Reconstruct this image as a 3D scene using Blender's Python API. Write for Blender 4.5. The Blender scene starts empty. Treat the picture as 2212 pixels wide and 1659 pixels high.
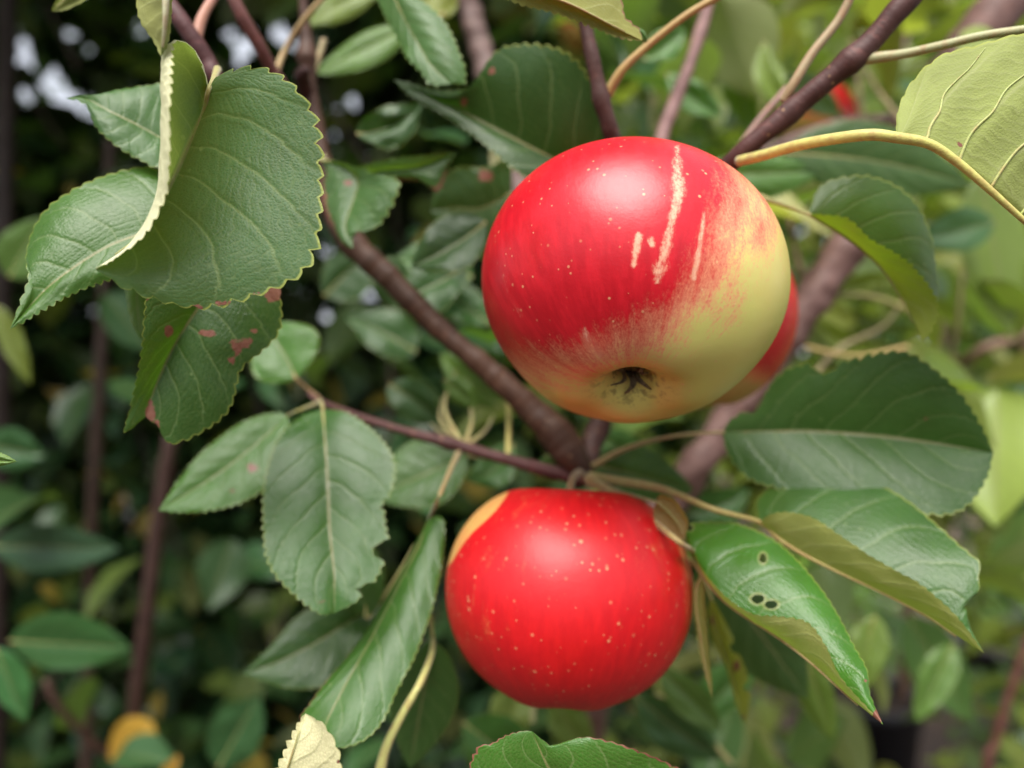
import bpy, math, random
import numpy as np
from mathutils import Vector

random.seed(7)
RNG = np.random.default_rng(7)
scene = bpy.context.scene
COL = scene.collection

# ------------------------------------------------------------------ camera, sky, sun, exposure
CAM_H = 1.30                      # lens height above the ground (m)
LENS = 26.0
K = 36.0 / LENS / 2212.0          # metres per photo pixel (2212 px wide) at 1 m
cam_d = bpy.data.cameras.new('camera')
cam = bpy.data.objects.new('camera', cam_d)
COL.objects.link(cam)
cam.location = (0, 0, CAM_H)
cam.rotation_euler = (math.radians(90), 0, 0)
cam_d.lens = LENS
cam_d.sensor_width = 36.0
cam_d.clip_start = 0.01
cam_d.clip_end = 500
cam_d.dof.use_dof = True
cam_d.dof.focus_distance = 0.156
cam_d.dof.aperture_fstop = 6.2
scene.camera = cam

SUN_EL, SUN_AZ = math.radians(58), math.radians(190)   # behind the photographer, a little to the left
w = bpy.data.worlds.new('World')
scene.world = w
w.use_nodes = True
nt = w.node_tree
nt.nodes.clear()
sky = nt.nodes.new('ShaderNodeTexSky')
sky.sky_type = 'NISHITA'
sky.sun_disc = False
sky.sun_elevation = SUN_EL
sky.sun_rotation = SUN_AZ
sky.dust_density = 3.0
mixw = nt.nodes.new('ShaderNodeMix'); mixw.data_type = 'RGBA'
mixw.inputs[0].default_value = 0.6                      # bright, even cloud over most of the blue
mixw.inputs[7].default_value = (13.2, 13.6, 14.6, 1.0)
bg = nt.nodes.new('ShaderNodeBackground')
bg.inputs['Strength'].default_value = 0.058
wo = nt.nodes.new('ShaderNodeOutputWorld')
nt.links.new(sky.outputs[0], mixw.inputs[6])
nt.links.new(mixw.outputs[2], bg.inputs['Color'])
nt.links.new(bg.outputs[0], wo.inputs[0])

sun_d = bpy.data.lights.new('sun', 'SUN')
sun_d.energy = 4.2
sun_d.angle = math.radians(46)
sun_d.color = (1.0, 0.96, 0.9)
sun = bpy.data.objects.new('sun', sun_d)
COL.objects.link(sun)
# vector towards the sun: azimuth counted from +Y (view direction) clockwise
sv = Vector((math.sin(SUN_AZ) * math.cos(SUN_EL), math.cos(SUN_AZ) * math.cos(SUN_EL), math.sin(SUN_EL)))
sun.rotation_euler = sv.to_track_quat('Z', 'Y').to_euler()
sun.location = (0, 0, 6)

vs = scene.view_settings
vs.view_transform = 'Standard'
vs.look = 'None'
vs.gamma = 1.0
vs.exposure = 0.82
vs.use_curve_mapping = False
scene.cycles.max_bounces = 5
scene.cycles.diffuse_bounces = 3
scene.cycles.glossy_bounces = 2
scene.cycles.transmission_bounces = 3
scene.cycles.use_adaptive_sampling = True
scene.cycles.adaptive_threshold = 0.02
scene.cycles.caustics_reflective = False
scene.cycles.caustics_refractive = False
scene.cycles.transparent_max_bounces = 6


# ------------------------------------------------------------------ helpers
def P(px, py, d):
    """photo pixel (2212x1659 grid) at distance d metres -> world point"""
    return np.array([(px - 1106.0) * K * d, d, CAM_H - (py - 829.5) * K * d])


def to_px(p):
    p = np.asarray(p)
    d = p[..., 1]
    return p[..., 0] / (K * d) + 1106.0, 829.5 - (p[..., 2] - CAM_H) / (K * d)


def hash3(ix, iy, iz):
    h = (ix * 374761393 + iy * 668265263 + iz * 2147483647 + 1274126177) & 0xFFFFFFFF
    h = ((h ^ (h >> 13)) * 1274126177) & 0xFFFFFFFF
    h = (h ^ (h >> 16)) & 0xFFFFFF
    return h / float(0xFFFFFF)


def vnoise(x, y, z=0.0):
    """smooth value noise, 0..1, vectorised"""
    x, y, z = np.broadcast_arrays(np.asarray(x, float), np.asarray(y, float), np.asarray(z, float))
    ix, iy, iz = np.floor(x).astype(np.int64), np.floor(y).astype(np.int64), np.floor(z).astype(np.int64)
    fx, fy, fz = x - ix, y - iy, z - iz
    fx, fy, fz = [f * f * (3 - 2 * f) for f in (fx, fy, fz)]
    out = 0
    for dx in (0, 1):
        for dy in (0, 1):
            for dz in (0, 1):
                wgt = (fx if dx else 1 - fx) * (fy if dy else 1 - fy) * (fz if dz else 1 - fz)
                out = out + wgt * hash3(ix + dx, iy + dy, iz + dz)
    return out


def sstep(a, b, x):
    t = np.clip((x - a) / (b - a), 0, 1)
    return t * t * (3 - 2 * t)


def spline(pts, n):
    """centripetal-ish Catmull-Rom through pts, n samples equally spaced in length"""
    p = np.array(pts, float)
    if len(p) == 2:
        s = np.linspace(0, 1, n)[:, None]
        return p[0] * (1 - s) + p[1] * s
    ext = np.vstack([2 * p[0] - p[1], p, 2 * p[-1] - p[-2]])
    out = []
    m = 24
    for i in range(len(p) - 1):
        a, b, c, d = ext[i], ext[i + 1], ext[i + 2], ext[i + 3]
        t = np.linspace(0, 1, m, endpoint=False)[:, None]
        out.append(0.5 * ((2 * b) + (-a + c) * t + (2 * a - 5 * b + 4 * c - d) * t ** 2 + (-a + 3 * b - 3 * c + d) * t ** 3))
    out.append(p[-1:])
    c = np.vstack(out)
    seg = np.linalg.norm(np.diff(c, axis=0), axis=1)
    L = np.concatenate([[0], np.cumsum(seg)])
    q = np.linspace(0, L[-1], n)
    return np.stack([np.interp(q, L, c[:, k]) for k in range(3)], 1)


def mesh_grid(name, V, wrap=False, keep=None, attrs=None, flip=False):
    """V: (n, m, 3) grid -> mesh of quads; keep: optional (n-1, m-1) face mask"""
    n, m = V.shape[:2]
    idx = np.arange(n * m).reshape(n, m)
    if wrap:
        idx = np.concatenate([idx, idx[:, :1]], 1)
    f = np.stack([idx[:-1, :-1], idx[1:, :-1], idx[1:, 1:], idx[:-1, 1:]], -1)
    if keep is not None:
        f = f[keep]
    f = f.reshape(-1, 4)
    if flip:
        f = f[:, ::-1]
    return mesh_raw(name, V.reshape(-1, 3), f, attrs)


def mesh_raw(name, V, F, attrs=None):
    me = bpy.data.meshes.new(name)
    V = np.ascontiguousarray(V, dtype=np.float32)
    F = np.ascontiguousarray(F, dtype=np.int32)
    me.vertices.add(len(V))
    me.vertices.foreach_set('co', V.ravel())
    k = F.shape[1]
    me.loops.add(F.size)
    me.loops.foreach_set('vertex_index', F.ravel())
    me.polygons.add(len(F))
    me.polygons.foreach_set('loop_start', np.arange(0, F.size, k, dtype=np.int32))
    me.polygons.foreach_set('loop_total', np.full(len(F), k, dtype=np.int32))
    me.polygons.foreach_set('use_smooth', np.ones(len(F), dtype=bool))
    for an, av in (attrs or {}).items():
        av = np.ascontiguousarray(av, dtype=np.float32)
        if av.ndim == 1:
            a = me.attributes.new(an, 'FLOAT', 'POINT')
            a.data.foreach_set('value', av)
        else:
            a = me.attributes.new(an, 'FLOAT_VECTOR', 'POINT')
            a.data.foreach_set('vector', av.ravel())
    me.update(calc_edges=True)
    return me


def link(name, me, mat, parent=None, color=None):
    o = bpy.data.objects.new(name, me)
    COL.objects.link(o)
    if mat is not None and len(me.materials) == 0:
        me.materials.append(mat)
    if parent is not None:
        o.parent = parent
        o.matrix_parent_inverse = parent.matrix_world.inverted()
    if color is not None:
        o.color = (*color, 1.0)
    return o


def thing(name, label, cat, loc, group=None):
    o = bpy.data.objects.new(name, None)
    COL.objects.link(o)
    o.empty_display_size = 0.05
    o.location = loc
    o.matrix_world.translation = Vector(loc)
    o['label'] = label
    o['category'] = cat
    if group:
        o['group'] = group
    return o


def tube_mesh(name, pts, radii, n=None, seg=12, rough=0.0, freq=200.0, knots=(), rings=0.0):
    """tapered tube along world points"""
    pts = np.array(pts, float)
    if n is None:
        n = max(10, 6 * len(pts))
    c = spline(pts, n)
    rr = np.interp(np.linspace(0, 1, n), np.linspace(0, 1, len(radii)), radii)
    s = np.linspace(0, 1, n)
    for (ks, kw, ka) in knots:
        rr = rr * (1 + ka * np.exp(-((s - ks) / kw) ** 2))
    if rings:
        q = s * len(pts)
        rr = rr * (1 + rings * (vnoise(q * 5.0, 1.7) - 0.5) + rings * 0.7 * (vnoise(q * 14.0, 4.1) - 0.5))
    tan = np.gradient(c, axis=0)
    tan /= np.linalg.norm(tan, axis=1)[:, None] + 1e-12
    up = np.array([0.31, 0.52, 0.79])
    N = np.cross(tan, up); N /= np.linalg.norm(N, axis=1)[:, None] + 1e-12
    B = np.cross(tan, N)
    a = np.linspace(0, 2 * np.pi, seg, endpoint=False)
    ring = np.cos(a)[None, :, None] * N[:, None] + np.sin(a)[None, :, None] * B[:, None]
    R = np.repeat(rr[:, None], seg, 1)
    V = c[:, None] + ring * R[..., None]
    if rough:
        nz = vnoise(V[..., 0] * freq, V[..., 1] * freq, V[..., 2] * freq) - 0.5
        V = V + ring * (nz * rough)[..., None] * R[..., None]
    V = np.concatenate([np.repeat(c[:1, None], seg, 1), V, np.repeat(c[-1:, None], seg, 1)], 0)
    along = np.concatenate([[0], np.cumsum(np.linalg.norm(np.diff(c, axis=0), axis=1))])
    along = np.concatenate([[0], along, along[-1:]])
    at = np.stack([np.repeat(along[:, None], seg, 1), np.repeat(a[None], len(along), 0), np.zeros((len(along), seg))], -1)
    return mesh_grid(name, V, wrap=True, attrs={'tubeco': at.reshape(-1, 3)})


# ------------------------------------------------------------------ node helpers / materials
class NT:
    def __init__(s, name):
        s.mat = bpy.data.materials.new(name)
        s.mat.use_nodes = True
        s.t = s.mat.node_tree
        s.t.nodes.clear()

    def n(s, typ, **kw):
        nd = s.t.nodes.new(typ)
        for k, v in kw.items():
            setattr(nd, k, v)
        return nd

    def l(s, a, b):
        s.t.links.new(a, b)

    def val(s, x, sock):
        if isinstance(x, (int, float)):
            sock.default_value = x
        elif isinstance(x, (tuple, list)):
            sock.default_value = tuple(x) if len(x) == len(sock.default_value) else (*x, 1.0)
        else:
            s.l(x, sock)

    def m(s, op, a, b=None, c=None, clamp=False):
        nd = s.n('ShaderNodeMath', operation=op, use_clamp=clamp)
        s.val(a, nd.inputs[0])
        if b is not None: s.val(b, nd.inputs[1])
        if c is not None: s.val(c, nd.inputs[2])
        return nd.outputs[0]

    def ramp(s, x, a, b, lo=0.0, hi=1.0):
        nd = s.n('ShaderNodeMapRange', interpolation_type='SMOOTHSTEP')
        s.val(x, nd.inputs[0])
        for i, v in enumerate((a, b, lo, hi)):
            s.val(v, nd.inputs[i + 1])
        return nd.outputs[0]

    def mix(s, f, a, b, mode='MIX'):
        nd = s.n('ShaderNodeMix', data_type='RGBA', blend_type=mode)
        s.val(f, nd.inputs[0]); s.val(a, nd.inputs[6]); s.val(b, nd.inputs[7])
        return nd.outputs[2]

    def attr(s, name, out='Fac', typ='GEOMETRY'):
        nd = s.n('ShaderNodeAttribute', attribute_name=name, attribute_type=typ)
        return nd.outputs[out]

    def noise(s, vec, scale, detail=2.0, rough=0.5, out='Fac'):
        nd = s.n('ShaderNodeTexNoise')
        if vec is not None: s.l(vec, nd.inputs['Vector'])
        nd.inputs['Scale'].default_value = scale
        nd.inputs['Detail'].default_value = detail
        nd.inputs['Roughness'].default_value = rough
        return nd.outputs[out]

    def vor(s, vec, scale, feature='F1', out='Distance', rnd=1.0):
        nd = s.n('ShaderNodeTexVoronoi', feature=feature)
        s.l(vec, nd.inputs['Vector'])
        nd.inputs['Scale'].default_value = scale
        nd.inputs['Randomness'].default_value = rnd
        return nd.outputs[out]

    def obj(s):
        return s.n('ShaderNodeTexCoord').outputs['Object']

    def out(s, sh):
        o = s.n('ShaderNodeOutputMaterial')
        s.l(sh, o.inputs[0])
        return s.mat


def leaf_material(name, detail=True):
    g = NT(name)
    oc = g.obj()
    oi = g.n('ShaderNodeObjectInfo')
    tint = g.mix(1.0, oi.outputs['Color'], (0.80, 0.94, 0.60) if detail else (1.0, 1.02, 0.95), 'MULTIPLY')
    under = g.attr('under', 'Color', 'OBJECT')
    co = g.attr('leafco', 'Vector')
    sp = g.n('ShaderNodeSeparateXYZ'); g.l(co, sp.inputs[0])
    u, t = sp.outputs[0], sp.outputs[1]
    a = g.m('ABSOLUTE', u)
    wob = g.noise(co, 3.0, 1.0) if detail else 0.5
    side = g.m('MULTIPLY', g.m('SIGN', u), 0.23)
    ph = g.m('MULTIPLY', g.m('SUBTRACT', t, g.m('MULTIPLY', g.m('POWER', a, 1.25), 0.26)), 7.5)
    ph = g.m('ADD', g.m('ADD', ph, side), g.m('MULTIPLY', wob, 0.4))
    pp = g.m('PINGPONG', ph, 0.5)
    vein = g.ramp(pp, 0.012, 0.05, 1.0, 0.0)
    vein = g.m('MULTIPLY', vein, g.ramp(a, 0.75, 1.0, 1.0, 0.15))
    mid = g.ramp(a, 0.012, 0.035, 1.0, 0.0)
    if detail:      # cross veins that step from one side vein to the next
        ph3 = g.m('ADD', g.m('MULTIPLY', a, 15.0), g.m('MULTIPLY', g.m('FLOOR', ph), 0.37))
        ph3 = g.m('ADD', ph3, g.m('MULTIPLY', g.noise(oc, 130.0, 2.0), 3.0))
        p3 = g.m('PINGPONG', ph3, 0.5)
        v3 = g.ramp(p3, 0.02, 0.12, 1.0, 0.0)
    big = g.noise(oc, 90.0, 2.0, 0.6) if detail else 0.5
    rnd = g.m('MULTIPLY_ADD', oi.outputs['Random'], 0.5, 0.75)
    ton = g.m('MULTIPLY', g.m('MULTIPLY_ADD', big, 0.7, 0.65), 1.0)
    bf = g.n('ShaderNodeNewGeometry').outputs['Backfacing']
    cc = g.n('ShaderNodeCombineColor')
    for i in range(3): g.l(ton, cc.inputs[i])
    top = g.mix(1.0, tint, cc.outputs[0], 'MULTIPLY')
    und = g.mix(1.0, under, cc.outputs[0], 'MULTIPLY')
    if detail:
        top = g.mix(g.m('MULTIPLY', v3, 0.22), top, (0.13, 0.19, 0.06))
        und = g.mix(g.m('MULTIPLY', v3, 0.25), und, (0.36, 0.38, 0.17))
    veinc = g.m('MAXIMUM', g.m('MULTIPLY', vein, 0.5), g.m('MULTIPLY', mid, 0.85))
    top = g.mix(veinc, top, g.mix(mid, (0.19, 0.26, 0.10), (0.26, 0.24, 0.10)))
    und = g.mix(g.m('MULTIPLY', veinc, 0.8), und, (0.42, 0.44, 0.2))
    if detail:
        cell = g.vor(oc, 1300.0, 'DISTANCE_TO_EDGE')
        fine = g.ramp(cell, 0.0, 0.12, 1.0, 0.0)
        top = g.mix(g.m('MULTIPLY', fine, 0.32), top, (0.14, 0.2, 0.06))
        und = g.mix(g.m('MULTIPLY', fine, 0.25), und, (0.3, 0.33, 0.14))
        fl = g.vor(oc, 260.0, 'F1')
        fleck = g.m('MULTIPLY', g.ramp(fl, 0.1, 0.16, 1.0, 0.0), g.ramp(g.noise(oc, 60.0), 0.5, 0.66))
        top = g.mix(g.m('MULTIPLY', fleck, 0.6), top, (0.2, 0.28, 0.1))
    col = g.mix(bf, top, und)
    rim = g.ramp(a, 0.98, 0.99)
    col = g.mix(g.m('MULTIPLY', rim, 0.6 if detail else 0.1), col, (0.42, 0.46, 0.09))
    if detail:
        spot = g.attr('spot')
        sn = g.ramp(g.m('ADD', spot, g.m('MULTIPLY', g.m('SUBTRACT', g.noise(oc, 420.0, 3.0, 0.65), 0.5), 1.1)), 0.42, 0.55)
        sn = g.m('MULTIPLY', sn, g.ramp(spot, 0.02, 0.12))
        spc = g.mix(g.noise(oc, 300.0), (0.16, 0.05, 0.035), (0.34, 0.15, 0.1))
        col = g.mix(sn, col, spc)
        col = g.mix(g.m('MULTIPLY', g.attr('ring'), 0.8), col, (0.36, 0.38, 0.14))
    rough = g.m('MULTIPLY_ADD', bf, 0.4, 0.20)
    rough = g.m('ADD', rough, g.m('MULTIPLY', big, 0.12))
    rough = g.m('ADD', rough, g.attr('matte', 'Fac', 'OBJECT'))
    bs = g.n('ShaderNodeBsdfPrincipled')
    g.l(col, bs.inputs['Base Color'])
    g.l(rough, bs.inputs['Roughness'])
    bs.inputs['Specular IOR Level'].default_value = 0.42
    if detail:
        hgt = g.m('MULTIPLY', g.ramp(pp, 0.0, 0.14), 1.3)
        hgt = g.m('ADD', hgt, g.m('MULTIPLY', g.ramp(cell, 0.0, 0.35), 0.4))
        hgt = g.m('ADD', hgt, g.m('MULTIPLY', g.ramp(p3, 0.0, 0.3), 0.4))
        hgt = g.m('ADD', hgt, g.m('MULTIPLY', g.noise(oc, 260.0, 2.0), 0.2))
        bp = g.n('ShaderNodeBump')
        bp.inputs['Strength'].default_value = 0.2
        bp.inputs['Distance'].default_value = 0.0005
        g.l(hgt, bp.inputs['Height'])
        g.l(bp.outputs[0], bs.inputs['Normal'])
    tr = g.n('ShaderNodeBsdfTranslucent')
    tc = g.mix(1.0, g.mix(0.35, tint, under), (1.5, 1.75, 0.45), 'MULTIPLY')
    if detail:
        tc = g.mix(sn, tc, (0.12, 0.05, 0.02))
    g.l(tc, tr.inputs[0])
    ms = g.n('ShaderNodeMixShader')
    ms.inputs[0].default_value = 0.35
    g.l(bs.outputs[0], ms.inputs[1]); g.l(tr.outputs[0], ms.inputs[2])
    return g.out(ms.outputs[0])


def stalk_material():
    g = NT('leaf stalk')
    oc = g.obj()
    oi = g.n('ShaderNodeObjectInfo')
    nz = g.noise(oc, 500.0, 3.0)
    c = g.mix(g.ramp(nz, 0.35, 0.75), oi.outputs['Color'], g.mix(0.5, oi.outputs['Color'], (0.30, 0.12, 0.05)))
    bs = g.n('ShaderNodeBsdfPrincipled')
    g.l(c, bs.inputs['Base Color'])
    bs.inputs['Roughness'].default_value = 0.55
    bs.inputs['Sheen Weight'].default_value = 0.25
    bp = g.n('ShaderNodeBump'); bp.inputs['Strength'].default_value = 0.3; bp.inputs['Distance'].default_value = 0.0003
    g.l(g.noise(oc, 1800.0, 2.0), bp.inputs['Height']); g.l(bp.outputs[0], bs.inputs['Normal'])
    return g.out(bs.outputs[0])


def bark_material():
    g = NT('bark')
    oc = g.obj()
    oi = g.n('ShaderNodeObjectInfo')
    tc = g.attr('tubeco', 'Vector')
    sp = g.n('ShaderNodeSeparateXYZ'); g.l(tc, sp.inputs[0])
    cmb = g.n('ShaderNodeCombineXYZ')
    g.l(g.m('MULTIPLY', sp.outputs[0], 420.0), cmb.inputs[0])
    g.l(g.m('MULTIPLY', sp.outputs[1], 0.6), cmb.inputs[1])
    ring = g.noise(cmb.outputs[0], 1.0, 3.0, 0.6)
    patch = g.noise(oc, 160.0, 4.0, 0.6)
    c = g.mix(g.ramp(patch, 0.3, 0.75), g.mix(1.0, oi.outputs['Color'], (0.6, 0.55, 0.55), 'MULTIPLY'), oi.outputs['Color'])
    c = g.mix(g.m('MULTIPLY', g.ramp(ring, 0.55, 0.7), 0.45), c, g.mix(1.0, oi.outputs['Color'], (1.9, 1.6, 1.5), 'MULTIPLY'))
    lent = g.ramp(g.vor(oc, 380.0), 0.12, 0.2, 1.0, 0.0)
    lent = g.m('MULTIPLY', lent, g.ramp(g.noise(oc, 130.0), 0.5, 0.6))
    c = g.mix(g.m('MULTIPLY', lent, 0.7), c, (0.33, 0.19, 0.1))
    bs = g.n('ShaderNodeBsdfPrincipled')
    g.l(c, bs.inputs['Base Color'])
    bs.inputs['Roughness'].default_value = 0.55
    bs.inputs['Specular IOR Level'].default_value = 0.25
    bp = g.n('ShaderNodeBump'); bp.inputs['Strength'].default_value = 0.4; bp.inputs['Distance'].default_value = 0.0007
    g.l(g.m('ADD', ring, g.m('MULTIPLY', patch, 0.6)), bp.inputs['Height']); g.l(bp.outputs[0], bs.inputs['Normal'])
    return g.out(bs.outputs[0])


def apple_material(name, red, deep, yellow, dot_size, dot_amt, peach, dots=520.0, gloss=0.30, pale=(0.86, 0.62, 0.40)):
    g = NT(name)
    oc = g.obj()
    blush = g.attr('blush'); streak = g.attr('streak'); basin = g.attr('basin')
    polar = g.attr('polar', 'Vector')
    mp = g.n('ShaderNodeMapping'); mp.inputs['Scale'].default_value = (16.0, 2.0, 1.0)
    g.l(polar, mp.inputs[0])
    st = g.noise(mp.outputs[0], 1.0, 4.0, 0.62)            # streaks that run from stalk to eye
    mp2 = g.n('ShaderNodeMapping'); mp2.inputs['Scale'].default_value = (60.0, 16.0, 1.0)
    g.l(polar, mp2.inputs[0])
    st2 = g.noise(mp2.outputs[0], 1.0, 3.0, 0.6)
    gr = g.noise(oc, 1500.0, 3.0, 0.7)
    b = g.m('ADD', blush, g.m('MULTIPLY', g.m('SUBTRACT', st, 0.5), 0.6))
    b = g.m('ADD', b, g.m('MULTIPLY', g.m('SUBTRACT', st2, 0.5), 0.45))
    b = g.m('ADD', b, g.m('MULTIPLY', g.m('SUBTRACT', gr, 0.5), 0.45))
    ycol = g.mix(g.ramp(g.noise(oc, 45.0), 0.3, 0.7), yellow, g.mix(0.15, yellow, peach))
    pe = g.mix(g.ramp(b, 0.05, 0.5), ycol, peach)
    rd = g.mix(g.ramp(st, 0.3, 0.75), deep, red)
    c = g.mix(g.ramp(b, 0.22, 0.95), pe, rd)
    sk = g.m('ADD', streak, g.m('MULTIPLY', g.m('SUBTRACT', gr, 0.5), 0.9))
    sk = g.m('ADD', sk, g.m('MULTIPLY', g.m('SUBTRACT', st2, 0.5), 1.6))
    c = g.mix(g.m('MULTIPLY', g.m('MULTIPLY', g.ramp(sk, 0.1, 1.2), g.ramp(streak, 0.02, 0.6)), 0.62), c, pale)
    # lenticels
    vo = g.n('ShaderNodeTexVoronoi'); vo.inputs['Scale'].default_value = dots
    g.l(oc, vo.inputs['Vector'])
    spc = g.n('ShaderNodeSeparateColor'); g.l(vo.outputs['Color'], spc.inputs[0])
    rad = g.m('MULTIPLY', g.m('MULTIPLY_ADD', spc.outputs[1], 0.8, 0.45), dot_size)
    dot = g.ramp(g.m('DIVIDE', vo.outputs['Distance'], rad), 0.35, 1.0, 1.0, 0.0)
    dot = g.m('MULTIPLY', dot, g.m('MULTIPLY', g.ramp(spc.outputs[0], 0.45, 0.46), g.m('MULTIPLY_ADD', spc.outputs[2], 0.8, 0.3)))
    c = g.mix(g.m('MULTIPLY', dot, dot_amt), c, (0.75, 0.48, 0.24))
    # russet in and around the eye
    rs = g.m('MULTIPLY', g.ramp(basin, 0.1, 0.8), g.ramp(g.noise(oc, 500.0, 3.0, 0.7), 0.5, 0.62))
    c = g.mix(g.m('MULTIPLY', rs, 0.7), c, (0.09, 0.06, 0.025))
    c = g.mix(g.m('MULTIPLY', g.ramp(basin, 0.75, 1.0), 0.6), c, (0.16, 0.17, 0.05))
    bs = g.n('ShaderNodeBsdfPrincipled')
    g.l(c, bs.inputs['Base Color'])
    g.l(g.m('MULTIPLY_ADD', gr, 0.10, gloss), bs.inputs['Roughness'])
    bs.inputs['Specular IOR Level'].default_value = 0.5
    bs.inputs['Subsurface Weight'].default_value = 0.12
    bs.inputs['Subsurface Radius'].default_value = (0.004, 0.0015, 0.0008)
    bs.inputs['Subsurface Scale'].default_value = 1.0
    bp = g.n('ShaderNodeBump'); bp.inputs['Strength'].default_value = 0.12; bp.inputs['Distance'].default_value = 0.0003
    lump = g.noise(oc, 130.0, 2.0)
    g.l(g.m('ADD', g.m('ADD', gr, g.m('MULTIPLY', lump, 5.0)), g.m('MULTIPLY', dot, 0.8)), bp.inputs['Height']); g.l(bp.outputs[0], bs.inputs['Normal'])
    return g.out(bs.outputs[0])


def simple_material(name, c1, c2, scale, rough=0.7, bump=0.0):
    g = NT(name)
    oc = g.obj()
    nz = g.noise(oc, scale, 4.0, 0.65)
    bs = g.n('ShaderNodeBsdfPrincipled')
    g.l(g.mix(g.ramp(nz, 0.3, 0.7), c1, c2), bs.inputs['Base Color'])
    bs.inputs['Roughness'].default_value = rough
    if bump:
        bp = g.n('ShaderNodeBump'); bp.inputs['Strength'].default_value = 0.6; bp.inputs['Distance'].default_value = bump
        g.l(g.noise(oc, scale * 3, 3.0), bp.inputs['Height']); g.l(bp.outputs[0], bs.inputs['Normal'])
    return g.out(bs.outputs[0])


M_LEAF = leaf_material('leaf near', True)
M_BGLEAF = leaf_material('leaf far', False)
M_STALK = stalk_material()
M_BARK = bark_material()
M_APPLE = apple_material('apple skin blushed', (0.58, 0.008, 0.020), (0.44, 0.003, 0.012), (0.62, 0.60, 0.17), 0.22, 0.55, (0.80, 0.33, 0.18))
M_APPLE2 = apple_material('apple skin red', (0.58, 0.005, 0.009), (0.48, 0.002, 0.007), (0.55, 0.36, 0.10), 0.28, 0.42, (0.75, 0.26, 0.09), 480.0, 0.40, (0.8, 0.36, 0.14))
M_SEPAL = simple_material('dried sepal', (0.05, 0.04, 0.022), (0.17, 0.14, 0.08), 900.0, 0.8, 0.0003)
M_SOIL = simple_material('soil', (0.035, 0.024, 0.018), (0.10, 0.06, 0.04), 14.0, 0.95, 0.02)
M_POT = simple_material('black plastic', (0.012, 0.012, 0.015), (0.02, 0.02, 0.024), 30.0, 0.4)

# ------------------------------------------------------------------ ground
gm = mesh_raw('ground', [(-60, -60, 0), (60, -60, 0), (60, 60, 0), (-60, 60, 0)], [[0, 1, 2, 3]])
gr_o = link('ground', gm, M_SOIL)
gr_o['kind'] = 'structure'
gr_o['label'] = 'brown bare soil under the apple tree'

# ------------------------------------------------------------------ the apple tree
tree = thing('apple_tree', 'apple tree with brown twigs and serrated green leaves holding the red apples', 'tree', (0.10, 0.86, 0.0))
GREEN = (0.040, 0.105, 0.034)
UNDER = (0.20, 0.25, 0.09)


def W(pts, d0, lean=0.0, y0=0.0, yaw=0.0, x0=0.0):
    out = []
    for p in pts:
        out.append(P(p[0], p[1], d0 + ((p[2] if len(p) > 2 else 0.0) + lean * (p[1] - y0) / 100.0 + yaw * (p[0] - x0) / 100.0) * 0.001))
    return out


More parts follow.
